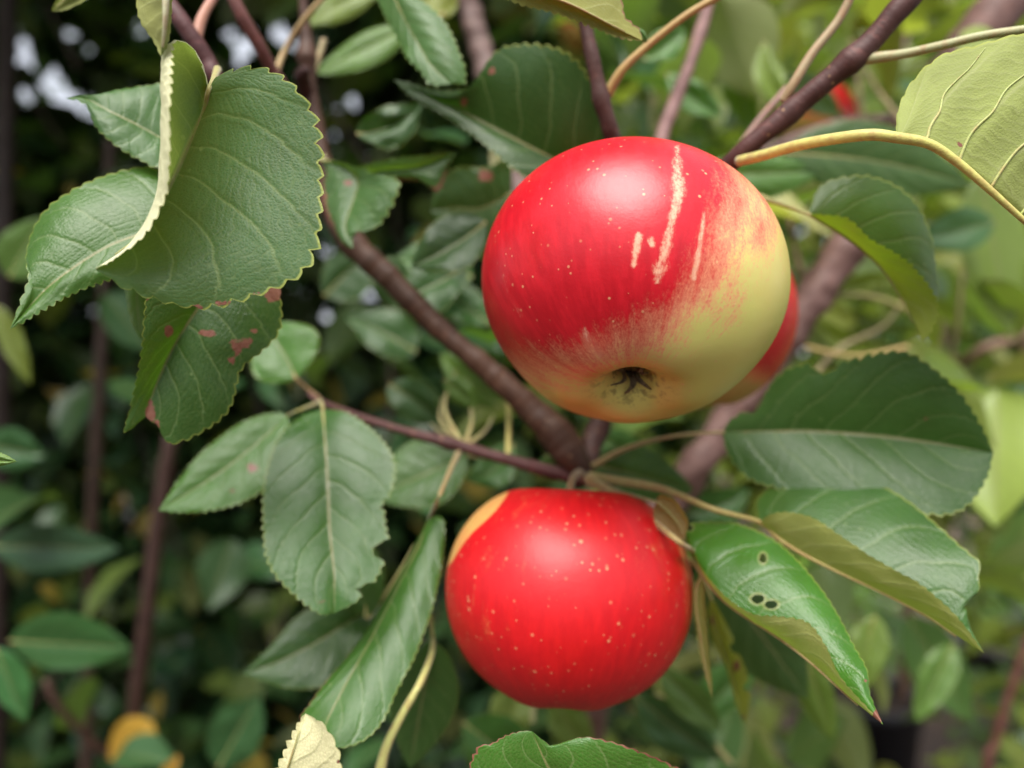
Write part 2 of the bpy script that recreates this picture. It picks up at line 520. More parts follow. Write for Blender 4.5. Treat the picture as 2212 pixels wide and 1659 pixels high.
def leaf(d0, mid, A, B, show=('A', True), stalk=None, stalk_r=(1.0, 0.55), color=GREEN, under=UNDER, A2=None, B2=None,
         teeth=24, tooth=0.7, bulge=(0.8, 0.8), ruffle=0.45, holes=(), spots=(), stalk_col=(0.30, 0.30, 0.09),
         NT_=170, NU=20, rag=(), parent=None, seed=0, brown=(), label=None, lean=0.0, ridge=0.13, matte=0.06, veins=0, yaw=0.0, blur=False):
    """one leaf: rails from base to tip given as (photo x, photo y, mm nearer/farther) around distance d0"""
    parent = parent or tree
    x0, y0 = mid[len(mid) // 2][:2]
    m = spline(W(mid, d0, lean, y0, yaw, x0), NT_)

    def rail(pts):
        return spline([m[0]] + W(pts, d0, lean, y0, yaw, x0) + [m[-1]], NT_)
    ts = np.linspace(0, 1, NT_)

    def half(mr, ir):
        # interpolate midrib -> (inner rail) -> margin
        k = np.linspace(0, 1, NU + 1)[None, :, None]
        a, c = m[:, None], mr[:, None]
        if ir is None:
            return a * (1 - k) + c * k
        ki = 0.55
        b = ir[:, None]
        # quadratic through 3 points at 0, ki, 1
        l0 = (k - ki) * (k - 1) / (ki)
        l1 = k * (k - 1) / (ki * (ki - 1))
        l2 = k * (k - ki) / (1 - ki)
        return a * l0 + b * l1 + c * l2
    ha = half(rail(A), rail(A2) if A2 else None)
    hb = half(rail(B), rail(B2) if B2 else None)
    # orientation: which way is the upper face
    g = ha if show[0] == 'A' else hb
    i, j = NT_ // 2, NU // 2
    pu = g[i, j + 1] - g[i, j]
    pt = g[i + 1, j] - g[i, j]
    sgn = 1.0 if show[0] == 'B' else -1.0          # u grows towards B
    nrm = np.cross(pu * sgn, pt)
    facing = np.dot(nrm, np.array([0, 0, CAM_H]) - g[i, j]) > 0
    if facing != show[1]:
        ha, hb = hb, ha
        bulge = (bulge[1], bulge[0])
        rag = tuple((('B' if r[0] == 'A' else 'A'),) + tuple(r[1:]) for r in rag)
        brown = tuple((('B' if r[0] == 'A' else 'A'),) + tuple(r[1:]) for r in brown)
    V = np.concatenate([ha[:, ::-1], hb[:, 1:]], 1)
    us = np.concatenate([-np.linspace(1, 0, NU + 1), np.linspace(0, 1, NU + 1)[1:]])
    U, T = np.meshgrid(us, ts)
    # normals
    du = np.gradient(V, axis=1); dt = np.gradient(V, axis=0)
    Nn = np.cross(du, dt)
    Nn /= np.linalg.norm(Nn, axis=2)[..., None] + 1e-9
    env = np.sin(np.pi * np.clip(T, 0, 1)) ** 0.6
    bl = np.where(U < 0, bulge[0], bulge[1])
    disp = bl * 0.001 * np.sin(np.pi * np.abs(U)) * env
    ph = (T - 0.26 * np.abs(U) ** 1.25) * 7.5 + 0.23 * np.sign(U)
    disp = disp + ridge * 0.001 * np.abs(np.sin(np.pi * ph)) * np.minimum(1, np.abs(U) * 5) * env
    sd = seed * 17.3 + mid[0][0] * 0.13
    disp = disp + ruffle * 0.001 * (vnoise(U * 2.2 + sd, T * 5 + sd, sd) - 0.5) * 2 * np.abs(U) * env
    disp = disp + ruffle * 0.0006 * (vnoise(U * 6 + sd, T * 16, sd + 3) - 0.5) * np.abs(U) ** 2 * env
    V = V + Nn * disp[..., None]
    # toothed margin
    for s_, col_, inn in ((-1, 0, 2), (1, -1, -3)):
        e = V[:, col_] - V[:, inn]
        L = np.linalg.norm(e, axis=1)[:, None] + 1e-9
        e = e / L
        jit = ts + 0.012 * (vnoise(ts * 17 + sd, 0.5 + s_) - 0.5)
        saw = (jit * teeth) % 1.0
        prof = np.where(saw < 0.72, np.sqrt(np.clip(saw / 0.72, 0, 1)), 1 - (saw - 0.72) / 0.28)
        amp = tooth * 0.00135 * (0.6 + 0.8 * vnoise(ts * 30 + sd, 7.1 + s_)) * sstep(0.0, 0.08, ts) * sstep(1.0, 0.93, ts)
        off = (prof - 0.5) * amp
        for (h, t0, tw, depth) in rag:                      # bites out of the margin
            if (h == 'A') == (s_ < 0):
                bite = np.exp(-((ts - t0) / tw) ** 4)
                off = off - bite * depth * 0.001 * (0.75 + 0.5 * vnoise(ts * 60 + sd, 3.3))
        # pull the outer third of the half with the margin
        cols = np.arange(0, NU + 1)
        for c in range(NU + 1):
            cc = NU - c if s_ < 0 else NU + c
            wgt = (c / NU) ** (4 if not rag else 2)
            V[:, cc] += e * (off * wgt)[:, None]
    spot = np.zeros(V.shape[:2])
    pxs, pys = to_px(V)
    for (sx, sy, srx, sry, amt) in spots:
        spot = np.maximum(spot, amt * np.exp(-(((pxs - sx) / srx) ** 2 + ((pys - sy) / sry) ** 2)))
    for (h, t0, t1, wd) in brown:                           # browned stretch of margin
        sel = ((U < 0) if h == 'A' else (U > 0)) & (T > t0) & (T < t1)
        spot = np.maximum(spot, np.where(sel, 0.9 * sstep(1 - wd, 1.0, np.abs(U)), 0))
    keep = None
    ring = np.zeros(V.shape[:2])
    if holes:
        cx = 0.25 * (pxs[:-1, :-1] + pxs[1:, :-1] + pxs[1:, 1:] + pxs[:-1, 1:])
        cy = 0.25 * (pys[:-1, :-1] + pys[1:, :-1] + pys[1:, 1:] + pys[:-1, 1:])
        keep = np.ones(cx.shape, bool)
        for (hx, hy, rx, ry) in holes:
            keep &= ((cx - hx) / rx) ** 2 + ((cy - hy) / ry) ** 2 > 1
            rr_ = np.sqrt(((pxs - hx) / rx) ** 2 + ((pys - hy) / ry) ** 2)
            ring = np.maximum(ring, np.exp(-((rr_ - 1.1) / 0.3) ** 2))
    base = Vector(m[0])
    attrs = {'leafco': np.stack([U, T, np.zeros_like(U)], -1).reshape(-1, 3), 'spot': spot.ravel(), 'ring': ring.ravel()}
    me = mesh_grid('leaf', V - m[0], keep=keep, attrs=attrs, flip=True)
    o = link('leaf', me, M_BGLEAF if blur else M_LEAF, None, color)
    o.location = base
    o.parent = parent
    o.matrix_parent_inverse = parent.matrix_world.inverted()
    o['under'] = tuple(float(x) for x in under)
    o['matte'] = float(matte)
    if label: o['label'] = label
    # raised side veins on the underside
    for k in range(veins):
        t0 = 0.04 + 0.13 * k
        for sd_ in (-1, 1):
            path = []
            for a_ in np.linspace(0, 0.93, 9):
                tt = t0 + 0.05 * (sd_ > 0) + 0.22 * a_ ** 1.2
                if tt > 0.98: break
                i_ = int(tt * (NT_ - 1)); j_ = int(round(NU + sd_ * a_ * NU))
                path.append(V[i_, j_] - Nn[i_, j_] * 0.0002 - m[0])
            if len(path) < 4: continue
            vm = tube_mesh('side_vein', path, (0.00036, 0.00026, 0.00016, 0.00007), n=30, seg=6)
            vo = bpy.data.objects.new('side_vein', vm); COL.objects.link(vo); vm.materials.append(M_STALK); vo.parent = o
            vo.color = (*[x * 1.1 for x in under], 1)
    # stalk running on into the midrib under the blade
    pts = []
    if stalk:
        pts += W(stalk, d0)
    nmid = 10
    sel = np.linspace(0, NT_ - 1, nmid).astype(int)[:-1]
    nm = Nn[:, NU]
    L = len(pts)
    for q in sel:
        pts.append(m[q] - nm[q] * 0.00035)
    r0, r1 = stalk_r[0] * 0.001, stalk_r[1] * 0.001
    radii = [r0 + (r1 * 1.1 - r0) * (i / max(1, L)) for i in range(L)] + [r1 * (1.1 - 0.9 * i / (nmid - 2)) for i in range(nmid - 1)]
    sm = tube_mesh('leaf_stalk', np.array(pts) - m[0], radii, n=5 * len(pts), seg=8)
    so = bpy.data.objects.new('leaf_stalk', sm)
    COL.objects.link(so)
    sm.materials.append(M_STALK)
    so.parent = o
    so.color = (*stalk_col, 1)
    return o


def quick(d0, base, tip, wl, wr, bend=0.0, ddl=0.0, ddr=0.0, ddtip=0.0, top=True, shape=0.8, **kw):
    """leaf from its base and tip pixels and half widths (px) to the left / right of the base->tip direction"""
    b, t = np.array(base[:2], float), np.array(tip[:2], float)
    ax = t - b
    L = np.linalg.norm(ax); ax /= L
    pr = np.array([-ax[1], ax[0]])
    mid, A, B = [], [], []
    for s in (0, 0.2, 0.4, 0.6, 0.8, 1.0):
        c = b + ax * L * s + pr * bend * math.sin(math.pi * s)
        mid.append((c[0], c[1], ddtip * s * s))
    for s in (0.04, 0.14, 0.3, 0.45, 0.6, 0.75, 0.88):
        c = b + ax * L * s + pr * bend * math.sin(math.pi * s)
        f = math.sin(math.pi * s ** shape) ** 0.85
        e = math.sin(math.pi * s)
        A.append((*(c - pr * wl * f), ddtip * s * s + ddl * e))
        B.append((*(c + pr * wr * f), ddtip * s * s + ddr * e))
    kw.setdefault('stalk', None)
    return leaf(d0, mid, A, B, show=('A', top), **kw)


def branch(pts, radii_mm, color=(0.085, 0.042, 0.036), rough=0.35, parent=None, name='branch', seg=16, n=None, knots=(), label=None, rings=0.015):
    pts = np.array([P(*p) for p in pts])
    b = pts[0].copy()
    me = tube_mesh(name, pts - b, [r * 0.001 for r in radii_mm], n=n or 30 * len(pts), seg=seg, rough=rough, freq=170.0, knots=knots, rings=rings)
    o = link(name, me, M_BARK, None, color)
    o.location = Vector(b)
    o.parent = parent or tree
    o.matrix_parent_inverse = (parent or tree).matrix_world.inverted()
    if label: o['label'] = label
    return o


def offshoot(pts, radii_mm, color=(0.30, 0.30, 0.09), name='stalk', parent=None):
    pts = np.array([P(*p) for p in pts])
    b = pts[0].copy()
    me = tube_mesh(name, pts - b, [r * 0.001 for r in radii_mm], n=8 * len(pts), seg=10)
    o = link(name, me, M_STALK, None, color)
    o.location = Vector(b)
    o.parent = parent or tree
    o.matrix_parent_inverse = (parent or tree).matrix_world.inverted()
    return o


# --- branches
BR = (0.080, 0.038, 0.034)
PINK = (0.22, 0.13, 0.12)
branch([(650, -60, 0.262), (668, 150, 0.262), (682, 260, 0.262), (700, 360, 0.260), (735, 490, 0.257), (850, 610, 0.254), (950, 710, 0.252), (1080, 822, 0.250), (1180, 915, 0.248), (1235, 985, 0.246), (1265, 1045, 0.246)],
       (1.8, 2.0, 2.4, 3.0, 4.6, 4.4, 4.0, 3.6, 4.2, 5.0, 4.0), (0.075, 0.038, 0.024), 0.28, knots=((0.93, 0.04, 0.25), (0.14, 0.02, 0.8)), rings=0.07)
branch([(668, 850, 0.262), (700, 872, 0.258), (830, 918, 0.250), (1000, 965, 0.246), (1130, 1002, 0.244), (1250, 1035, 0.245)], (1.0, 1.4, 1.6, 1.9, 2.0, 2.6), (0.10, 0.045, 0.042), 0.3, knots=((0.56, 0.03, 0.45),))
branch([(2040, -90, 0.183), (1950, 10, 0.184), (1860, 112, 0.187), (1730, 222, 0.192), (1600, 332, 0.198), (1500, 420, 0.215), (1420, 470, 0.235)], (2.9, 2.8, 2.8, 2.6, 2.6, 2.6, 3.0), (0.085, 0.038, 0.034), 0.25, knots=((0.30, 0.03, 0.25), (0.47, 0.03, 0.15)))
branch([(1245, -60, 0.205), (1268, 70, 0.205), (1292, 180, 0.206), (1322, 295, 0.210), (1360, 400, 0.225), (1420, 470, 0.237)], (2.0, 2.0, 2.1, 2.5, 2.6, 2.8), (0.085, 0.042, 0.036), 0.25, knots=((0.42, 0.04, 0.25),))
branch([(1420, 470, 0.237), (1380, 700, 0.262), (1300, 900, 0.262), (1255, 1035, 0.247)], (3.0, 3.4, 3.8, 4.0), (0.08, 0.04, 0.034), 0.5)
branch([(330, -40, 0.20), (395, 50, 0.20), (445, 130, 0.203), (480, 185, 0.206), (560, 260, 0.235), (690, 350, 0.26)], (2.2, 2.3, 2.3, 2.2, 2.2, 2.4), (0.10, 0.045, 0.045), 0.3)
branch([(480, -60, 0.225), (520, 30, 0.228), (560, 100, 0.234), (600, 170, 0.242), (690, 300, 0.262)], (1.8, 2.0, 2.0, 1.8, 1.6), (0.19, 0.085, 0.075), 0.25)
branch([(990, -60, 0.36), (1020, 40, 0.36), (1045, 130, 0.355), (1080, 300, 0.34), (1200, 600, 0.32), (1290, 880, 0.28)], (5.5, 5.5, 5.5, 5.0, 5.0, 4.5), (0.15, 0.10, 0.09), 0.4)
branch([(1545, -40, 0.31), (1500, 110, 0.305), (1432, 290, 0.30), (1400, 420, 0.285), (1400, 500, 0.26)], (2.4, 2.6, 2.8, 2.8, 2.8), (0.24, 0.14, 0.13), 0.25)
branch([(2300, -120, 0.36), (2160, 20, 0.36), (2060, 150, 0.365), (1960, 320, 0.37), (1845, 510, 0.37), (1770, 620, 0.37), (1690, 740, 0.37), (1560, 930, 0.37), (1470, 1060, 0.37), (1300, 1400, 0.42), (1200, 2200, 0.8)],
       (11, 11, 9, 8, 9, 10, 9, 8, 9, 10, 14), (0.17, 0.10, 0.088), 0.35)
trunk_pts = np.array([(0.0470, 0.80, 0.66), (0.055, 0.81, 0.50), (0.08, 0.84, 0.25), (0.10, 0.86, -0.02)])
tk = link('trunk', tube_mesh('trunk', trunk_pts - trunk_pts[-1], (0.015, 0.018, 0.022, 0.03), n=40, seg=20, rough=0.3, freq=60.0), M_BARK, None, (0.16, 0.11, 0.09))
tk.location = Vector(trunk_pts[-1]); tk.parent = tree; tk.matrix_parent_inverse = tree.matrix_world.inverted()
branch([(2110, 255, 0.40), (1950, 255, 0.40), (1800, 270, 0.39), (1640, 330, 0.38)], (2.6, 2.6, 2.4, 2.4), (0.22, 0.14, 0.14), 0.3)
offshoot([(1556, -10, 0.197), (1480, 35, 0.199), (1400, 98, 0.202), (1345, 150, 0.204), (1312, 205, 0.207)], (1.0, 1.0, 1.05, 1.15, 1.5), (0.36, 0.24, 0.07))
offshoot([(1850, -30, 0.188), (1810, 45, 0.190), (1755, 115, 0.191), (1715, 180, 0.192), (1690, 222, 0.194)], (1.1, 1.15, 1.2, 1.3, 1.3), (0.27, 0.20, 0.10))
offshoot([(1865, 128, 0.187), (1950, 117, 0.183), (2040, 97, 0.178), (2130, 76, 0.174), (2280, 55, 0.17)], (1.5, 1.1, 1.05, 1.0, 0.9), (0.33, 0.34, 0.17))
offshoot([(936, 1384, 0.225), (930, 1420, 0.214), (905, 1480, 0.203), (865, 1550, 0.200), (832, 1620, 0.198), (815, 1700, 0.198)], (0.8, 0.9, 1.0, 1.1, 1.3, 1.8), (0.42, 0.42, 0.14))
offshoot([(1095, 855, 0.262), (1099, 910, 0.258), (1097, 985, 0.247)], (0.9, 0.9, 1.0), (0.40, 0.38, 0.10))
for (x0, y0, x1, y1, bx) in ((1000, 960, 955, 860, -25), (1005, 960, 1010, 850, 12), (1000, 955, 930, 915, -10), (1010, 962, 1065, 900, 10), (995, 955, 985, 800, -30)):
    offshoot([(x0, y0, 0.247), ((x0 + x1) / 2 + bx, (y0 + y1) / 2, 0.262), (x1, y1, 0.285)], (0.9, 0.6, 0.35), (0.30, 0.28, 0.10))

offshoot([(712, -20, 0.245), (655, 45, 0.247), (615, 110, 0.250), (592, 165, 0.245)], (0.9, 0.9, 1.0, 1.1), (0.30, 0.22, 0.08))
offshoot([(700, 85, 0.262), (690, 120, 0.262), (672, 170, 0.262)], (1.0, 1.1, 1.4), (0.36, 0.32, 0.16))
offshoot([(470, -20, 0.21), (438, 35, 0.205), (425, 80, 0.203), (418, 105, 0.202)], (1.2, 1.3, 1.5, 1.6), (0.34, 0.15, 0.10))
branch([(668, 205, 0.262), (655, 185, 0.258), (652, 160, 0.254), (662, 148, 0.252)], (2.4, 3.0, 2.8, 1.6), (0.045, 0.02, 0.018), 0.9, name='dry_spur')
# --- traced leaves near the lens
GR_L = (0.050, 0.125, 0.042)
YG = (0.13, 0.21, 0.03)
# heart-shaped leaf with its left half folded up towards the lens
leaf(0.150, [(450, 195, 0), (432, 256, 4), (398, 336, 6), (364, 405, 5), (332, 465, 3), (285, 525, 0), (205, 581, -6)],
     [(440, 150, -2), (418, 105, -6), (390, 87, -10), (369, 100, -14), (367, 190, -19), (367, 290, -19), (361, 385, -16), (350, 432, -13), (315, 503, -10), (255, 555, -8)],
     [(470, 165, 0), (530, 147, -1), (585, 154, -1), (640, 192, -1), (684, 262, 0), (694, 370, 1), (692, 470, 1), (680, 545, 1), (640, 600, 1), (530, 645, 1), (425, 664, 1), (320, 640, -1), (255, 612, -4)],
     show=('B', True), A2=[(447, 172, 1), (432, 140, 0), (398, 120, -3), (352, 140, -7), (345, 230, -11), (345, 310, -11), (342, 395, -9), (326, 452, -7), (288, 520, -6), (240, 563, -7)],
     stalk=[(470, 150, 30), (462, 170, 16), (455, 185, 5)], color=(0.042, 0.112, 0.050), lean=-1.5, matte=0.24, under=(0.78, 0.76, 0.50), teeth=27, tooth=1.3, bulge=(0, 1.8), ruffle=0.7, NT_=200, NU=28,
     spots=[(480, 655, 30, 8, .55), (425, 664, 18, 8, .7), (560, 635, 22, 8, .5)])
# leaf hanging from above beside the fold, seen almost edge on
leaf(0.140, [(356, -90, -4), (357, 0, -4), (354, 60, -3), (348, 122, 0)], [(285, -70, 3), (291, -10, 3), (302, 40, 2), (328, 85, 1)], [(378, -70, 8), (374, 0, 8), (371, 60, 6), (362, 100, 3)],
     show=('A', False), under=(0.24, 0.25, 0.07), color=(0.030, 0.087, 0.017), stalk_r=(1.1, 0.9), stalk_col=(0.5, 0.5, 0.3), teeth=14, tooth=0.4)
# leaf behind the heart-shaped one, to its left
leaf(0.172, [(395, 470, 6), (320, 500, 3), (230, 535, 0), (130, 600, -2), (70, 655, -2), (22, 711, -4)],
     [(385, 400, 8), (325, 362, 6), (240, 375, 3), (165, 408, 0), (105, 450, -1), (70, 500, -1), (56, 555, -2), (62, 600, -3), (45, 650, -4)],
     [(380, 520, 6), (320, 565, 4), (260, 595, 2), (180, 625, 0), (110, 660, -2)], show=('A', True), stalk=[(470, 330, 25), (440, 420, 15)], color=(0.055, 0.133, 0.024), teeth=26, tooth=0.8, bulge=(1.5, 1.0), lean=-4)
# pointed leaf behind, upper left
leaf(0.185, [(370, 310, 4), (300, 272, 2), (240, 242, 0), (182, 212, 0), (142, 212, -2)],
     [(360, 190, 8), (310, 188, 6), (250, 196, 3), (205, 206, 1), (175, 208, 0)], [(350, 362, 0), (300, 345, -1), (250, 315, -2), (208, 275, -2), (185, 228, -1)],
     show=('A', True), color=(0.045, 0.122, 0.031), teeth=16, tooth=0.7, stalk=[(470, 300, 22), (420, 315, 10)])
# spotted leaf under the heart-shaped one
leaf(0.178, [(500, 590, 6), (440, 650, 3), (400, 705, 2), (365, 765, 2), (335, 835, 1), (315, 900, 0)],
     [(420, 560, 0), (350, 600, -5), (316, 650, -7), (308, 720, -7), (296, 800, -5), (283, 870, -3), (270, 932, -3)],
     [(590, 590, 6), (606, 640, 5), (604, 715, 4), (565, 760, 3), (520, 800, 3), (497, 880, 3), (440, 930, 3), (368, 958, 2), (340, 925, 1)],
     show=('B', True), color=(0.038, 0.090, 0.024), under=YG, teeth=26, tooth=0.6, stalk=[(560, 480, 40), (530, 545, 18)],
     spots=[(590, 632, 26, 22, 1), (365, 715, 12, 14, .95), (450, 720, 24, 9, .8), (520, 745, 40, 24, .62), (500, 780, 12, 12, .7), (550, 715, 16, 10, .7), (325, 890, 14, 30, .9), (338, 925, 10, 20, .9)],
     rag=(('B', 0.93, 0.03, 2.0),), brown=(('A', 0.1, 0.4, 0.04),))
leaf(0.19, [(300, 590, 0), (296, 640, 0), (300, 690, 0), (312, 745, 0)], [(270, 600, 2), (272, 650, 2), (288, 700, 1)], [(330, 610, 2), (328, 650, 2), (322, 700, 1)], color=YG, under=YG, show=('A', True), teeth=8, tooth=0.3, NT_=60, NU=8, stalk=[(420, 560, 5)])
# mid left leaves
quick(0.265, (640, 818), (566, 700), 78, 85, bend=6, ddl=-2, ddr=-1, lean=-7, matte=-0.04, color=(0.07, 0.18, 0.03), stalk=[(700, 872, -5), (670, 845, -2)], stalk_col=(0.3, 0.2, 0.08), tooth=0.4, ruffle=1.0)
quick(0.225, (622, 898), (342, 1103), 85, 62, bend=-12, ddl=1, ddr=-2, lean=-10, yaw=0.8, matte=0.0, color=(0.070, 0.163, 0.041), stalk=[(690, 870, 33), (650, 885, 8)], spots=[(545, 1010, 14, 12, .8), (500, 1060, 10, 8, .5)], ruffle=1.0)
leaf(0.205, [(697, 884, 4), (703, 960, 1), (708, 1050, 0), (713, 1150, 0), (722, 1240, 0), (722, 1325, 2)],
     [(650, 900, 2), (600, 950, -3), (572, 1040, -5), (569, 1140, -5), (582, 1220, -4), (630, 1280, -2), (690, 1325, 0)],
     [(750, 892, 2), (805, 930, 2), (848, 985, 2), (850, 1040, 2), (830, 1110, 2), (838, 1180, 2), (812, 1250, 2), (775, 1295, 1)],
     show=('A', True), lean=-7.2, matte=0.0, color=(0.042, 0.122, 0.031), stalk=[(690, 868, 48), (695, 872, 25)], teeth=32, tooth=0.8, rag=(('B', 0.55, 0.02, 1.5), ('B', 0.72, 0.03, 4), ('B', 0.87, 0.025, 2.5)), bulge=(1.0, 0.7), ruffle=0.7, spots=[(690, 1300, 25, 10, .5)])
quick(0.275, (1010, 985), (800, 1075), 70, 75, bend=0, ddl=-4, ddr=2, lean=-5.5, matte=0.0, color=(0.070, 0.153, 0.048), ruffle=1.2, stalk=[(1120, 1000, -28)])
# long folded leaf left of the lower apple
leaf(0.205, [(930, 1115, 2), (903, 1180, 0), (868, 1250, -1), (830, 1325, -1), (790, 1400, -1), (745, 1480, -1), (705, 1560, -2), (690, 1612, -4)],
     [(958, 1125, -1), (955, 1200, -3), (935, 1310, -4), (895, 1420, -4), (858, 1490, -4), (828, 1555, -4), (790, 1595, -4), (740, 1614, -4)],
     [(905, 1160, 3), (878, 1210, 4), (840, 1280, 6), (800, 1345, 6), (760, 1400, 4), (715, 1460, 2), (668, 1525, 0), (650, 1560, -2)], show=('A', True), color=(0.045, 0.128, 0.029), teeth=34, tooth=0.5,
     stalk=[(992, 975, 42), (975, 1010, 25), (945, 1080, 8)], stalk_col=(0.25, 0.2, 0.07), brown=(('B', 0.4, 0.95, 0.06),), bulge=(1.6, 0.3), ruffle=0.6, lean=-6.5, yaw=3.0, matte=-0.02)
leaf(0.25, [(835, 1300, 5), (760, 1340, 2), (680, 1390, 0), (600, 1430, 0), (522, 1456, 0)], [(790, 1290, -2), (700, 1305, -3), (640, 1335, -3), (580, 1400, -2)], [(820, 1400, 3), (740, 1470, 2), (650, 1488, 2), (580, 1475, 1)],
     show=('B', True), under=(0.10, 0.17, 0.05), color=(0.032, 0.087, 0.024), stalk=[(930, 1180, 5)], ruffle=1.0, lean=-10, matte=-0.02)
quick(0.25, (800, 1330), (700, 1110), 60, 70, color=(0.040, 0.102, 0.031), top=True, ruffle=1.4, stalk=[(900, 1180, 10)])
quick(0.225, (935, 1385), (885, 1660), 75, 70, ddl=3, ddr=3, color=(0.050, 0.117, 0.041), ruffle=0.7, stalk=[(930, 1330, 5)])
# top centre
quick(0.31, (880, 60), (680, 160), 40, 34, color=(0.10, 0.19, 0.03), lean=-3, ruffle=1.0, stalk=[(960, 30, 10)])
quick(0.33, (830, -40), (640, 60), 34, 30, color=(0.20, 0.24, 0.05), lean=-3, ruffle=1.0)
quick(0.33, (960, -60), (890, 60), 60, 60, color=(0.28, 0.27, 0.05), lean=0, ruffle=1.0)
leaf(0.215, [(838, -40, 0), (868, 30, 0), (900, 90, 0), (930, 140, 0), (975, 182, 0)], [(815, -10, 6), (842, 50, 6), (868, 100, 5), (880, 125, 3), (905, 150, 2), (932, 182, 2)],
     [(880, -20, -4), (935, 20, -6), (968, 60, -6), (988, 105, -5), (1004, 150, -3), (1002, 180, -1)], show=('B', True), color=(0.060, 0.138, 0.044), teeth=18, tooth=0.9, stalk=[(800, -120, 0)], bulge=(.3, 1.5), lean=-8, yaw=4.5, matte=0.1)
leaf(0.228, [(1265, 372, 6), (1180, 335, 2), (1090, 290, 0), (1000, 243, 0), (920, 205, 0), (850, 172, -2)],
     [(1310, 310, 2), (1295, 230, -3), (1260, 150, -7), (1210, 108, -9), (1150, 96, -9), (1085, 104, -8), (1050, 135, -7), (1010, 190, -4), (940, 195, -2), (890, 182, -2)],
     [(1220, 420, 2), (1150, 390, -2), (1100, 358, -4), (1030, 300, -4), (960, 250, -3), (890, 207, -2)], show=('B', True), color=(0.030, 0.076, 0.023), under=(0.04, 0.08, 0.03), teeth=30, tooth=1.0,
     stalk=[(1330, 420, 4), (1290, 390, 5)], spots=[(1002, 220, 10, 10, .9), (1063, 152, 10, 10, .9)], bulge=(2, 1), yaw=-3)
# underside leaf at the very top
leaf(0.172, [(1040, -60, 0), (1130, -25, 0), (1230, 10, 0), (1320, 55, 0), (1388, 88, 0)], [(1110, -120, 4), (1230, -90, 4), (1330, -50, 4), (1345, 5, 3), (1352, 38, 2), (1380, 62, 1)],
     [(1060, -25, 2), (1120, 8, 2), (1200, 30, 2), (1270, 55, 2), (1340, 82, 1)], show=('A', False), under=(0.20, 0.20, 0.035), color=(0.10, 0.15, 0.03), teeth=22, tooth=0.5, brown=(('A', 0.55, 1.0, 0.12), ('B', 0.85, 1, .1)), stalk=[(960, -100, 4)])
quick(0.185, (1372, 64), (1398, 92), 12, 10, color=(0.080, 0.163, 0.054), NT_=40, NU=6, tooth=0.2)
# ragged leaves left of the upper apple
leaf(0.225, [(690, 345, 2), (740, 358, 0), (772, 392, 0), (760, 440, 0), (745, 490, -1), (762, 538, -2)],
     [(705, 370, 2), (698, 400, 3), (702, 440, 3), (715, 480, 2), (735, 520, 0)], [(735, 350, -2), (800, 372, -5), (860, 390, -7), (852, 432, -6), (825, 478, -4), (790, 508, -3), (765, 505, -2)],
     show=('B', True), color=(0.055, 0.122, 0.048), teeth=18, tooth=1.0, brown=(('A', 0.0, 0.9, 0.15),), stalk=[(700, 340, 30)], rag=(('B', 0.85, 0.05, 3),), ruffle=1.2, lean=-4, spots=[(750, 395, 14, 10, .7), (700, 430, 16, 16, .6)])
leaf(0.235, [(760, 378, 2), (820, 368, 0), (900, 360, 0), (985, 329, 0)], [(790, 358, -2), (850, 345, -3), (920, 336, -3)], [(790, 385, 1), (850, 388, 1), (905, 390, 1), (945, 412, 0), (968, 360, 0)],
     show=('A', True), color=(0.055, 0.128, 0.041), brown=(('B', 0.15, 0.85, 0.25),), teeth=20, tooth=1.0, spots=[(940, 418, 20, 16, 1), (945, 430, 20, 14, 1)], stalk=[(715, 385, 22)])
leaf(0.262, [(1105, 420, 0), (1040, 450, 0), (985, 450, 0), (930, 455, 0)], [(1100, 345, -2), (1050, 362, -3), (985, 365, -3), (945, 400, -2)], [(1100, 520, 2), (1060, 560, 3), (985, 540, 2), (950, 500, 1)], show=('A', True),
     color=(0.024, 0.063, 0.019), spots=[(1050, 380, 20, 14, 1)], ruffle=1.0, stalk=[(1200, 420, 0)])
quick(0.27, (1075, 300), (1090, 400), 28, 24, color=(0.2, 0.2, 0.12), under=(0.3, 0.28, 0.16), top=False, tooth=0.3, NT_=60, NU=8)
# right side
leaf(0.160, [(1935, 297, 0), (2000, 308, 0), (2080, 358, 0), (2160, 428, 0), (2270, 530, 2), (2420, 700, 6)],
     [(1940, 240, 4), (1962, 188, 6), (2002, 142, 6), (2042, 116, 5), (2110, 96, 3), (2230, 72, 1), (2350, 120, 0), (2450, 300, 2), (2480, 500, 4)],
     [(1975, 285, 10), (2060, 280, 20), (2180, 340, 24), (2330, 480, 20)], show=('A', False), under=(0.31, 0.36, 0.10), color=(0.050, 0.112, 0.027),
     stalk=[(1596, 348, 34), (1650, 335, 24), (1720, 315, 14), (1800, 300, 6), (1880, 291, 1)], stalk_r=(1.35, 1.15), stalk_col=(0.50, 0.48, 0.12), teeth=26, tooth=0.5, bulge=(-2.5, 0), ruffle=1.8, ridge=0.6, veins=6, spots=[(2075, 312, 8, 6, .8)])
leaf(0.20, [(1745, 462, 0), (1800, 492, 0), (1860, 535, 1), (1915, 590, 1), (1960, 665, 0), (1992, 738, -2)],
     [(1775, 400, 1), (1850, 380, 1), (1912, 391, 2), (1970, 430, 3), (2004, 490, 4), (2020, 560, 4), (2024, 630, 3), (2016, 700, 1)],
     [(1780, 463, -4), (1835, 474, -7), (1885, 522, -8), (1945, 558, -8), (2000, 612, -6), (2026, 660, -4), (2012, 715, -3)], show=('A', True), color=(0.042, 0.107, 0.027), under=(0.33, 0.40, 0.05),
     stalk=[(1640, 425, 20), (1690, 442, 6)], stalk_col=(0.3, 0.3, 0.09), teeth=24, tooth=0.7, bulge=(1.5, -0.8))
